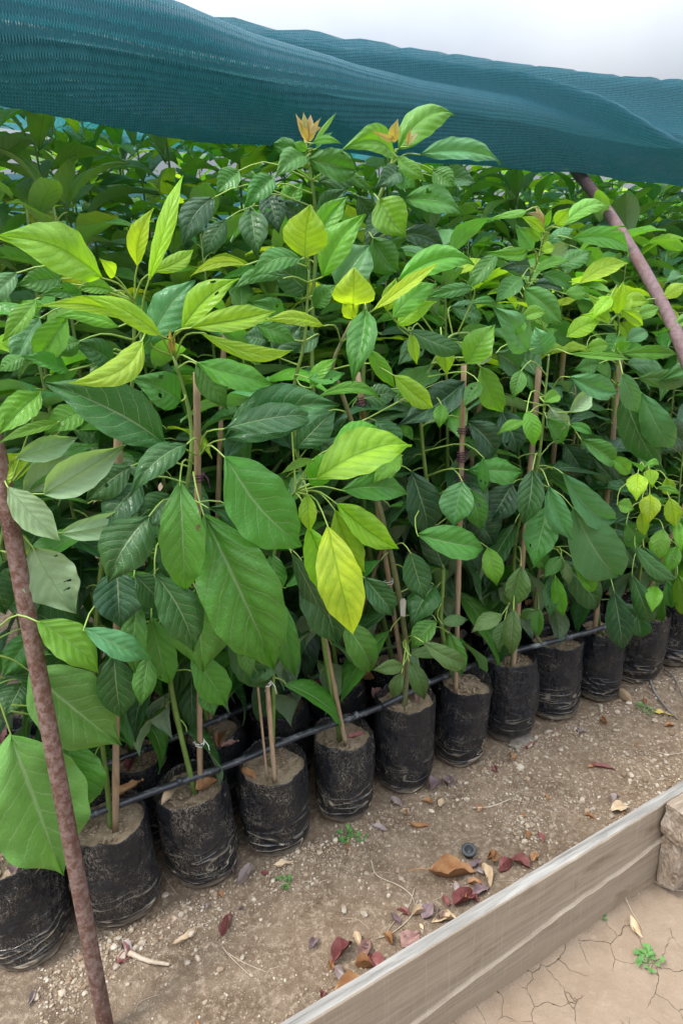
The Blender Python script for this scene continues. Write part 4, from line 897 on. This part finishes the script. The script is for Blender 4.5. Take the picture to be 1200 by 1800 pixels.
# ---------------------------------------------------------------- shade net
ED = [(-200, 140), (0, 176), (100, 200), (300, 240), (430, 253), (560, 262), (700, 282), (880, 294), (1010, 302), (1100, 318), (1200, 328), (1400, 345)]
TOPE = [(-400, -60), (0, -25), (400, 40), (740, 92), (900, 118), (1030, 133), (1200, 149), (1500, 180)]
es = [(T(x, y, .42)) for x, y in ED]; es_s = [(p-P0).dot(D) for p in es]; es_z = [p.z for p in es]
ts = [(T(x, y, 1.35)) for x, y in TOPE]; ts_s = [(p-P0).dot(D) for p in ts]; ts_z = [p.z for p in ts]
def net_sheet(dze=None, dzt=None):
    # profile points: (v, fraction of the height between edge and crest)
    prof = [(.62, .50), (.60, .28), (.55, .10), (.50, .02), (.44, .0), (.395, .02), (.375, .10), (.385, .22), (.43, .36), (.52, .50), (.66, .66), (.85, .82), (1.1, .95), (1.35, 1.0), (1.6, .98), (1.9, .9)]
    pc = spline([Vector((a, b, 0)) for a, b in prof], 170)
    arc = [0]
    mb = MB(); ns = 420; vs = []; uv = []
    for j, q in enumerate(pc):
        if j: arc.append(arc[-1]+math.hypot(q.x-pc[j-1].x, (q.y-pc[j-1].y)*.7))
    S0_, S1_ = -1.5, 7.0
    def fold(s, a):
        h = 0
        # long creases sliding down towards the hem from left to right
        for (fr, sl, am, ph, sh) in ((5.2, .80, .018, .3, 2), (10.5, 1.35, .011, 1.9, 3), (3.1, .45, .018, 4.0, 1.5), (19, 2.2, .0055, 2.2, 3)):
            x = a*fr*2 + s*sl*1.4 + ph + .7*noise.noise(Vector((s*.7, a*1.2, ph)))
            w = .5+.5*math.sin(x); h += am*((1-abs(math.sin(x/2)))**(sh*.7))*5.6
        h += .006*noise.noise(Vector((s*3.1, a*9, 4)))+.0022*noise.noise(Vector((s*9, a*30, 4)))
        return h
    for i in range(ns+1):
        s = lerp(S0_, S1_, i/ns)
        ze = interp(s, es_s, es_z)+(interp(s, GS, dze) if dze is not None else 0)+.006*noise.noise(Vector((s*4, 0, 7))); zt = interp(s, ts_s, ts_z)+(interp(s, GS, dzt) if dzt is not None else 0)
        for j, q in enumerate(pc):
            q0 = pc[max(0, j-1)]; q1 = pc[min(len(pc)-1, j+1)]
            H_ = zt-ze
            tx, tz = q1.x-q0.x, (q1.y-q0.y)*H_; l = math.hypot(tx, tz); nxv, nzv = -tz/l, tx/l
            a = arc[j]; env = min(1, max(0, (j-38)/12))
            h = fold(s, a)*env*(1 if j < 100 else max(.3, 1-(j-100)/35))
            vs.append(SV(s, q.x+nxv*h, ze+q.y*H_+nzv*h*(1 if a < 1.1 else .5))); uv.append((s, a))
    m_ = len(pc)
    fs = [(i*m_+j, (i+1)*m_+j, (i+1)*m_+j+1, i*m_+j+1) for i in range(ns) for j in range(m_-1)]
    mb.add(vs, fs, 0, uv); return mb
GS = np.linspace(-1.5, 7, 60); dze = np.zeros(60); dzt = np.zeros(60)
# settle the hem and the crest at the heights measured from the photograph
for it in range(5):
    nm = net_sheet(dze, dzt); K_ = 170; a_ = np.zeros(60); b_ = np.zeros(60); ok = np.zeros(60, bool)
    for g, s_ in enumerate(GS):
        i = int(round((s_+1.5)/8.5*420)); row = [proj(Vector(p)) for p in nm.v[i*K_:(i+1)*K_]]
        if min(r_[2] for r_ in row) < .35: continue
        lo_ = max(row[:70], key=lambda r_: r_[1]); hi_ = min(row[90:], key=lambda r_: r_[1])
        if not (-250 < lo_[0] < 1500): continue
        ok[g] = True
        a_[g] = (lo_[1]-interp(lo_[0], [q[0] for q in ED], [q[1] for q in ED]))*lo_[2]/FPX
        b_[g] = (hi_[1]-interp(hi_[0], [q[0] for q in TOPE], [q[1] for q in TOPE]))*hi_[2]/FPX
    a_ = np.interp(GS, GS[ok], a_[ok]); b_ = np.interp(GS, GS[ok], b_[ok]); dze += .7*a_; dzt += .7*b_
    dze = np.convolve(np.pad(dze, 1, 'edge'), [.2, .6, .2], 'valid'); dzt = np.convolve(np.pad(dzt, 1, 'edge'), [.2, .6, .2], 'valid')
print('net residual', abs(a_).max(), abs(b_).max(), dze.round(2)[::8], dzt.round(2)[::8])
nm = net_sheet(dze, dzt)
tag(nm.obj('shade_net', [M_NET]), 'teal green knitted shade net draped in long folds over the saplings', 'shade net')
# net hanging down the far side
fb = MB(); vs = []; uv = []; n1, n2 = 240, 40
for i in range(n1+1):
    s = lerp(-3, 10, i/n1)
    for j in range(n2+1):
        f = j/n2; z = lerp(.1, 1.93+.05*math.sin(s*1.3), f)
        y = 3.1+.05*math.sin(s*9+2*noise.noise(Vector((s, 0, 0))))*(.3+f*.7)+.05*noise.noise(Vector((s*2, f*3, 1)))-.06*math.exp(-((f-.97)/.05)**2)
        vs.append(SV(s, y, z)); uv.append((s, z))
m_ = n2+1; fb.add(vs, [(i*m_+j, (i+1)*m_+j, (i+1)*m_+j+1, i*m_+j+1) for i in range(n1) for j in range(n2)], 0, uv)
tag(fb.obj('side_net', [M_NET]), 'teal netting hanging along the far side, glimpsed behind the rear leaves', 'net')

# ---------------------------------------------------------------- board and broken block
def zabove(p, px, py):
    best = min(((proj(p+Vector((0, 0, z/500)))[1]-py)**2, z/500) for z in range(10, 200)); return best[1]
BH1, BH2 = zabove(BA, 925, 1558), zabove(BB, 1200, 1380); BH = BH2; print('BH', BH1, BH2); BLEN = (BB-BA).length
TKN = .03
def board():
    mb = MB(); n = 260; Lb0, Lb1 = -1.0, 2.2; vs = []
    hs = [0, .2, .42, .455, .47, .49, .7, .93, .985, 1.0]
    for i in range(n+1):
        t = lerp(Lb0, Lb1, i/n); crk = min(.75, max(.25, .42+.2*t/BLEN+.03*noise.noise(Vector((t*5, 1, 0)))+.012*noise.noise(Vector((t*24, 4, 0)))))
        for k, h in enumerate(hs):
            z = h; off = 0
            if k in (2, 3, 4, 5): z = crk+(h-.46)*.6
            if k == 3: off = -.003
            if k == 4: off = .0035
            if k == 2: off = -.001
            if k == 5: off = .0045
            if k > 5: off = .004
            if k == 9: off = .006
            BH_ = lerp(BH1, BH2, t/BLEN); top = BH_-.007*max(0, noise.noise(Vector((t*21, 2, 5)))-.25)*4*max(0, .3+noise.noise(Vector((t*3, 8, 1))))+.0035*noise.noise(Vector((t*6, 9, 0)))
            low = -.02
            zz = low+(top-low)*z
            off += .0012*noise.noise(Vector((t*25, z*9, 0)))
            p = BA+BD*t+BNv*off; vs.append(Vector((p.x, p.y, zz)))
        for h, o2 in ((1.0, TKN-.003), (.98, TKN), (0, TKN)):
            p = BA+BD*t+BNv*(o2+.0012*noise.noise(Vector((t*12, h, 3)))); vs.append(Vector((p.x, p.y, -.02+(BH_+.02)*h)))
    m_ = len(hs)+3
    fs = [(i*m_+j, (i+1)*m_+j, (i+1)*m_+j+1, i*m_+j+1) for i in range(n) for j in range(m_-1)]
    fs += [tuple(range(m_-1, -1, -1)), tuple(n*m_+j for j in range(m_))]
    mb.add(vs, fs)
    # local frame along the board so the grain follows it
    rot = Matrix((BD, BNv, Vector((0, 0, 1)))).transposed()
    mb.v = [tuple(rot.transposed() @ (Vector(p)-BA)) for p in mb.v]
    o = mb.obj('timber_board', [M_WOOD], smooth=False); o.matrix_world = Matrix.Translation(BA) @ rot.to_4x4(); return o
tag(board(), 'long weathered board set on edge with a lengthwise crack, crossing the lower right corner', 'board')
def chunk(c, dims, seed, label, rz):
    mb = MB(); n = 30; Q = 16; vs = []; r = random.Random(seed); idx = {}
    def V(i, j, k):
        if (i, j, k) in idx: return idx[(i, j, k)]
        x, y, z = (i/n-.5), (j/Q-.5), (k/Q-.5)
        q = Vector((x*3, y*2, z*2))+Vector((seed, 0, 0))
        e = abs(x)*2
        w = Vector((x*dims[0], y*dims[1], z*dims[2]))
        # split, splintered end at -x
        if i < 4: w.x += .010*(1-i/4)*noise.noise(Vector((0, y*2, z*2+seed)))+.003*noise.noise(Vector((i, y*12, z*12)))
        sq = 1-.25*(max(0, abs(y)*2-.6)*max(0, abs(z)*2-.6))*2
        w.y *= sq; w.z *= sq
        w += Vector((0, 1, 0))*.003*noise.noise(q*2.2)+Vector((0, 0, 1))*(.004*noise.noise(q*1.7+Vector((9, 0, 0)))+.0022*noise.noise(Vector((x*1.2, y*9, z*9)))+.0012*noise.noise(Vector((x*2, y*26, z*26))))
        idx[(i, j, k)] = len(vs); vs.append(w); return idx[(i, j, k)]
    fs = []
    for i in range(n):
        for j in range(Q):
            fs.append((V(i, j, Q), V(i+1, j, Q), V(i+1, j+1, Q), V(i, j+1, Q))); fs.append((V(i, j+1, 0), V(i+1, j+1, 0), V(i+1, j, 0), V(i, j, 0)))
            fs.append((V(i, 0, j), V(i+1, 0, j), V(i+1, 0, j+1), V(i, 0, j+1))); fs.append((V(i, Q, j+1), V(i+1, Q, j+1), V(i+1, Q, j), V(i, Q, j)))
    for i in range(Q):
        for j in range(Q):
            fs.append((V(0, i, j), V(0, i, j+1), V(0, i+1, j+1), V(0, i+1, j))); fs.append((V(n, i, j+1), V(n, i, j), V(n, i+1, j), V(n, i+1, j+1)))
    mb.add(vs, fs); o = mb.obj('wood_block', [M_BLOCK], smooth=False); o.location = c; o.rotation_euler = (0, 0, rz); tag(o, label, 'wood block', 'broken wood blocks against the board'); return o
ba = math.atan2(BD.y, BD.x)
nb = BA+BD*((BB-BA).length)
lc = nb-BNv*.028
chunk(lc+BD*.01+Vector((0, 0, BH*.36)), (.24, .05, BH*.60), 3, 'lower splintered block of grey wood leaning on the board at the right edge', ba)
chunk(lc+BD*.0+Vector((0, 0, BH*.86)), (.24, .055, BH*.38), 8, 'upper weathered grey block lying on the splintered one beside the board', ba+.02)

# ---------------------------------------------------------------- litter
def dead_leaf(px, py, L, ang, kind, label, z=0, curl=.4, wr=.42, seed=0, el=0, roll=0, stalk=.0):
    r = random.Random(seed*7+int(px)); p = G(px, py, z); mb = MB()
    blade(mb, Vector((-L/2, 0, 0)), Vector((1, 0, 0)), Vector((0, 1, 0)), Vector((0, 0, 1)), L, L*wr, (1, 1, 1, 1), r.uniform(.8, 1.9)*curl*2, -r.uniform(.05, .22)*curl*2, .10, r.uniform(-.08, .08), .015, r.uniform(-1, 1), 14, 4, seed, curl)
    if stalk: mb.tube([(-L/2-stalk, 0, .004), (-L/2-stalk*.4, .004, .006), (-L/2+.01, 0, .001)], [.0015, .0015, .001], 5)
    mn = min(v[2] for v in mb.v)
    o = mb.obj('dead_leaf', [DEAD[kind]]); gz = gh(p.x, p.y) if z == 0 else z
    # image angle -> ground direction
    q = G(px+math.cos(ang)*30, py-math.sin(ang)*30, z); a = math.atan2(q.y-p.y, q.x-p.x)
    o.location = (p.x, p.y, gz-mn*.75+.001); o.rotation_euler = (roll, el, a)
    tag(o, label, 'dead leaf', 'dry fallen leaves'); return o
LV = [
 (795, 1537, .115, .05, 'brown', 'largest curled brown leaf with a long yellow stalk, beside the black plastic ring', 0, .7, .42, .05),
 (855, 1540, .06, -1.2, 'tan', 'curled tan leaf just right of the big brown curled leaf', 0, .8, .4, 0),
 (868, 1510, .05, 1.3, 'brown', 'upright light brown leaf fragment right of the black plastic ring', 0, .8, .4, 0),
 (914, 1518, .05, 2.6, 'maroon', 'maroon leaf lying by the board, right of the black ring', 0, .4, .6, 0),
 (940, 1505, .035, 1.0, 'brown', 'small orange-brown leaf scrap against the board', 0, .4, .6, 0),
 (815, 1580, .07, .6, 'maroon', 'dark maroon leaf pressed against the board below the big curled leaf', 0, .5, .5, 0),
 (845, 1566, .05, .3, 'purple', 'purple scrap of leaf along the board', 0, .5, .5, 0),
 (752, 1600, .052, 1.1, 'purple', 'flat purple-grey leaf alone on the dirt left of the board', 0, .2, .6, 0),
 (722, 1652, .055, .7, 'pink', 'salmon pink leaf touching the lower end of the board', 0, .2, .8, 0),
 (601, 1672, .07, .9, 'maroon', 'maroon folded leaf at the bottom, leftmost of its pile', 0, .6, .45, 0),
 (642, 1668, .06, 1.3, 'pink', 'pinkish curled leaf in the middle of the bottom pile', 0, .7, .45, 0),
 (662, 1690, .06, 2.2, 'maroon', 'dark red leaf on the right of the bottom pile', 0, .5, .5, 0),
 (620, 1735, .08, .2, 'brown', 'brown leaf at the very bottom below the pile', 0, .5, .5, 0),
 (690, 1740, .07, 1.9, 'maroon', 'maroon leaf at the very bottom near the board', 0, .5, .5, 0),
 (432, 1545, .075, 1.1, 'grey', 'grey curled leaf propped beside the creased bag', 0, .9, .32, 0),
 (418, 1525, .05, 1.3, 'purple', 'purplish shrivelled leaf tucked against the creased bag', 0, .9, .35, 0),
 (397, 1625, .07, 1.3, 'maroon', 'narrow red-brown leaf lying upright on the dirt below the creased bag', 0, .8, .28, 0),
 (500, 1522, .055, .15, 'tan', 'pale tan leaf flat below the wide dusty bag', 0, .3, .4, 0),
 (325, 1645, .065, .8, 'tan', 'thin curled tan leaf left of the red-brown one', 0, .9, .25, 0),
 (550, 1655, .035, 1.3, 'purple', 'tiny purple curled leaf left of the bottom pile', 0, .8, .5, 0),
 (738, 1452, .055, .1, 'brown', 'narrow orange-brown curled leaf in the middle of the dirt', 0, .9, .25, .01),
 (698, 1412, .05, -.7, 'grey', 'grey-mauve leaf at the foot of the tall smooth bag', 0, .5, .35, 0),
 (765, 1388, .055, .9, 'purple', 'purple-grey crumpled leaf between two bags', 0, .8, .6, 0),
 (790, 1378, .05, 1.6, 'purple', 'mauve leaf just right of the crumpled one between two bags', 0, .7, .6, 0),
 (843, 1420, .035, 1.3, 'brown', 'small reddish brown leaf beside a twig', 0, .5, .5, 0),
 (1060, 1345, .07, -.15, 'maroon', 'red-brown narrow leaf on the stony dirt at right', 0, .7, .25, 0),
 (1082, 1402, .05, .9, 'grey', 'curled grey-brown leaf near the top of the board', 0, .9, .4, 0),
 (1090, 1420, .06, .3, 'tan', 'tan leaf hidden along the board', 0, .4, .5, 0),
 (1095, 1232, .08, -.6, 'tan', 'long tan twisted leaf by the tapered bag', 0, .9, .25, 0),
 (1168, 1252, .075, -.2, 'yellow', 'yellow leaf with a brown edge near the right edge', 0, .4, .35, 0),
 (1118, 1628, .05, -1.0, 'tan', 'orange-tan leaf on the cracked mud outside the board', 0, .5, .35, 0),
 (300, 1402, .07, .9, 'tan', 'pale dry leaf lying on the soil of the creased bag', .235, .6, .35, 0),
 (365, 1385, .06, .5, 'brown', 'folded brown leaf on the right of the creased bag rim', .24, .6, .6, 0),
 (437, 1362, .06, 2.4, 'brown', 'reddish brown leaf stuck at the left rim of the wide dusty bag', .235, .6, .35, 0),
 (626, 1296, .05, .4, 'maroon', 'dark red leaf on the soil of the speckled bag', .225, .6, .35, 0),
 (225, 1388, .08, .5, 'brown', 'brown leaf resting on the pipe left of the creased bag', .27, .3, .35, 0),
 (232, 1350, .05, 1.2, 'maroon', 'curled maroon leaf behind the front drip pipe', .24, .8, .5, 0),
 (245, 1282, .10, -.35, 'brown', 'long brown leaf in the shade behind the second pipe', .25, .5, .3, 0),
 (382, 1308, .07, 1.9, 'brown', 'upright brown leaf between the two pipes', .25, .9, .4, 0),
 (510, 1232, .13, .45, 'pink', 'long pinkish leaf lying across the second row of bags', .27, .4, .26, 0),
 (550, 1195, .05, 2.0, 'brown', 'brown leaf scrap above the long pinkish one', .27, .7, .4, 0),
 (405, 1310, .05, .4, 'pink', 'mauve leaf beside the upright brown one', .25, .5, .4, 0),
 (662, 1222, .06, .9, 'pink', 'mauve leaf on the soil behind the tall smooth bag', .25, .4, .5, 0),
 (735, 1228, .035, 1.4, 'pink', 'small salmon leaf on the soil of the tall smooth bag', .25, .4, .6, 0),
 (620, 1185, .07, -.3, 'grey', 'grey leaf in the shade of the second row', .25, .4, .35, 0),
 (860, 1068, .09, .0, 'brown', 'brown strip of leaf in the shade behind the muted small leaves', .25, .4, .2, 0),
 (20, 1440, .06, .6, 'grey', 'grey leaf litter on the soil at the left edge', .24, .5, .5, 0),
 (30, 1520, .06, 1.2, 'purple', 'purplish leaf litter in the leftmost bag', .23, .5, .5, 0)]
for k, (px, py, L, a, kd, lab, z, cu, wr, stk) in enumerate(LV): dead_leaf(px, py, L, a, kd, lab, z, cu, wr, k+1, 0, rnd.uniform(-.2, .2), stk)
rk = ['brown', 'brown', 'purple', 'tan', 'grey', 'brown']
for k in range(95):
    px, py = rnd.uniform(150, 1200), rnd.uniform(1200, 1810); p = G(px, py); v = (p-P0).dot(N); w = p.x*BN[0]+p.y*BN[1]-BC
    if v > -.11 or w < .05: continue
    if rnd.random() > (1.0 if w < .16 else .45): continue
    dead_leaf(px, py, rnd.uniform(.010, .03), rnd.uniform(0, 6), rk[rnd.randrange(6)], 'small broken scrap of dry leaf lying on the dirt', 0, rnd.uniform(.2, .9), rnd.uniform(.3, .6), k+200)
for k in range(60):
    i = rnd.randrange(-1, 13); r_ = rnd.choice((1, 1, 2)); p = SV(.2*i+.1*(r_ % 2)+rnd.uniform(-.09, .09), .195*r_+rnd.uniform(-.09, .09), .24); q = proj(p)
    if 0 < q[0] < 1200: dead_leaf(q[0], q[1], rnd.uniform(.04, .09), rnd.uniform(0, 6), rnd.choice(['brown', 'maroon', 'brown', 'grey', 'pink']), 'dry brown leaf caught among the shaded bags of the second row', .243, rnd.uniform(.3, .8), rnd.uniform(.3, .5), k+400)
for k in range(46):
    # drifted litter along the inner foot of the board and between the bags
    if k < 26: px = rnd.uniform(560, 960); py = 1742-.652*(px-600)+rnd.uniform(-75, -12)
    else:
        i = rnd.uniform(-.5, 11.5); p = SV(.2*i, -.105-rnd.random()*.05); q = proj(p); px, py = q[0], q[1]
    dead_leaf(px, py, rnd.uniform(.018, .05), rnd.uniform(0, 6), rnd.choice(['brown', 'maroon', 'grey', 'tan', 'brown', 'purple']), 'curled dead leaf drifted against the board' if k < 26 else 'small crumpled leaf at the feet of the front bags', 0, rnd.uniform(.4, 1), rnd.uniform(.3, .5), k+600, rnd.uniform(-.3, .3), rnd.uniform(-.5, .5))
# twigs and bits of hose
def twig(pxs, rad, label, z=0, mat=None, name='twig', cat='twig', grp=None):
    P = []
    for x, y in pxs:
        p = G(x, y); P.append(Vector((p.x, p.y, gh(p.x, p.y)+rad*1.1+z)))
    Q = spline(P, 8*len(P)); mb = MB(); mb.tube(Q, [rad*(1-.4*i/len(Q)) for i in range(len(Q))], 7, jit=.12)
    tag(mb.obj(name, [mat or M_TWIG]), label, cat, grp)
twig([(652, 1510), (662, 1535), (700, 1552), (722, 1570), (730, 1592)], .0016, 'thin forked root curling on the dirt left of the big curled leaf', .002)
twig([(728, 1560), (718, 1590), (700, 1610), (676, 1640)], .0013, 'thin twig running down below the forked root', .002)
twig([(733, 1580), (722, 1610), (690, 1638), (660, 1648)], .0013, 'dark fine root beside the thin twig', .001)
twig([(228, 1678), (260, 1690), (298, 1696)], .006, 'short thick pale stick at the bottom left by the pole', 0)
twig([(830, 1420), (862, 1416), (898, 1402)], .0028, 'pale straight stick on the dirt below the middle bags', .001)
twig([(398, 1670), (430, 1690), (470, 1705)], .0012, 'fine dry grass stem near the bottom', .001)
twig([(390, 1660), (405, 1680), (440, 1712)], .0012, 'second fine dry grass stem below the red-brown leaf', .001)
twig([(286, 1530), (296, 1550), (312, 1572)], .001, 'thin white root against the bag beside the rusty pole', .003)
twig([(1120, 1532), (1165, 1555), (1205, 1560)], .0015, 'thin curved stem on the cracked mud', .001)
twig([(1092, 1575), (1110, 1600), (1130, 1630)], .0012, 'fine straw on the cracked mud by the tan leaf', .001)
twig([(1150, 1315), (1180, 1322), (1210, 1316)], .0015, 'pale root near the right edge of the dirt', .001)
M_HOSE = simple('grey_hose', (.14, .12, .11), (.24, .21, .19), 40, .6)
twig([(1160, 1172), (1142, 1190), (1146, 1218), (1166, 1240), (1190, 1262)], .0045, 'grey curved length of thin hose lying at the right edge', .002, M_HOSE, 'hose', 'hose')
twig([(1168, 1175), (1184, 1200), (1200, 1226)], .003, 'second thin grey hose end by the curved one', .002, M_HOSE, 'hose', 'hose')
for k in range(26):
    px, py = rnd.uniform(200, 1180), rnd.uniform(1380, 1800); p = G(px, py); v = (p-P0).dot(N); w = p.x*BN[0]+p.y*BN[1]-BC
    if v > -.13 or w < .06: continue
    a = rnd.uniform(0, 6.28); l = rnd.uniform(12, 40)
    twig([(px, py), (px+l*math.cos(a), py+l*.6*math.sin(a)), (px+2*l*math.cos(a+.4), py+1.2*l*math.sin(a+.4))], .0007, 'hair-thin dry root on the dirt', .001, grp='hair-thin dry roots')
# stones
ST = [(1140, 1200, .008), (940, 1470, .006), (1080, 1270, .007), (970, 1260, .008), (1055, 1240, .010), (1090, 1215, .008), (1125, 1290, .010), (1150, 1330, .007), (985, 1315, .010), (905, 1345, .009), (1030, 1310, .008), (860, 1350, .008), (590, 1450, .008), (475, 1535, .006),
      (425, 1680, .006), (330, 1690, .009), (240, 1668, .012), (218, 1680, .012), (205, 1700, .010), (705, 1540, .008), (605, 1598, .010), (640, 1605, .010), (290, 1570, .009), (525, 1450, .006), (1105, 1335, .009), (1170, 1335, .012), (960, 1330, .008), (1010, 1280, .009)]
for k, (px, py, r_) in enumerate(ST):
    p = G(px, py); mb = MB(); pebble(mb, Vector((0, 0, 0)), r_); o = mb.obj('stone', [M_STONE], smooth=False); o.location = (p.x, p.y, gh(p.x, p.y)+r_*.3)
    tag(o, 'pale stone half sunk in the loose dirt before the bags', 'stone', 'pale stones in the dirt')
# the plastic ring fitting
c = G(824, 1500); c.z = gh(c.x, c.y)
prof = [(.0095, 0), (.0135, 0), (.0135, .014), (.0185, .016), (.0185, .021), (.0125, .023), (.0105, .020), (.0105, .004)]
mb = MB(); vs = [(r_*math.cos(a*math.pi/14), r_*math.sin(a*math.pi/14), z) for r_, z in prof for a in range(28)]
fs = [(j*28+i, j*28+(i+1) % 28, (j+1)*28+(i+1) % 28, (j+1)*28+i) for j in range(7) for i in range(28)]+[tuple(7*28+i for i in range(28))]
mb.add(vs, fs); o = mb.obj('pipe_fitting', [simple('grey_plastic', (.035, .04, .045), (.08, .085, .09), 60, .5)]); o.location = c; o.rotation_euler = (.15, -.1, 0)
tag(o, 'round dark plastic pipe cap with a hollow top on the dirt behind the curled leaf', 'pipe fitting')
# weeds
def weed(px, py, s, label, n=9):
    p = G(px, py); root = empty('weed', (p.x, p.y, gh(p.x, p.y)), label, 'weed', 'small weeds'); r = random.Random(int(px)); mb = MB(); sm = MB()
    for k in range(n):
        a = r.uniform(0, 6.28); d = Vector((math.cos(a), math.sin(a), r.uniform(.25, .9))).normalized(); L = s*r.uniform(.5, 1)
        sm.tube([(0, 0, 0), d*L*.6, d*L], .0006, 4)
        for q in range(3):
            y = Vector((-math.sin(a), math.cos(a), 0)); x = (d*.5+y*(q-1)).normalized(); B = d*L*(.6+.2*q)
            blade(mb, B, x, x.cross(Vector((0, 0, 1))).normalized(), Vector((0, 0, 1)), s*.45, s*.28, (1, 1, 1, 1), .2, .1, .05, 0, 0, 0, 5, 2, k)
    sm.obj('stem', [M_WEED], root); mb.obj('leaves', [M_WEED], root)
weed(500, 1553, .022, 'tiny weed below the wide dusty bag', 7)
weed(606, 1470, .028, 'little green weed at the foot of the speckled bag', 9)
weed(632, 1478, .02, 'pale weed sprig just right of the little green one', 5)
weed(1060, 1612, .012, 'tiny weed in a mud crack close to the board', 6)
weed(1140, 1685, .03, 'dark weed on the cracked mud in the bottom right corner', 11)
weed(1140, 1250, .022, 'low weed beside the yellow leaf at right', 8)
weed(1125, 1245, .018, 'small sprig left of the low weed by the hose', 6)
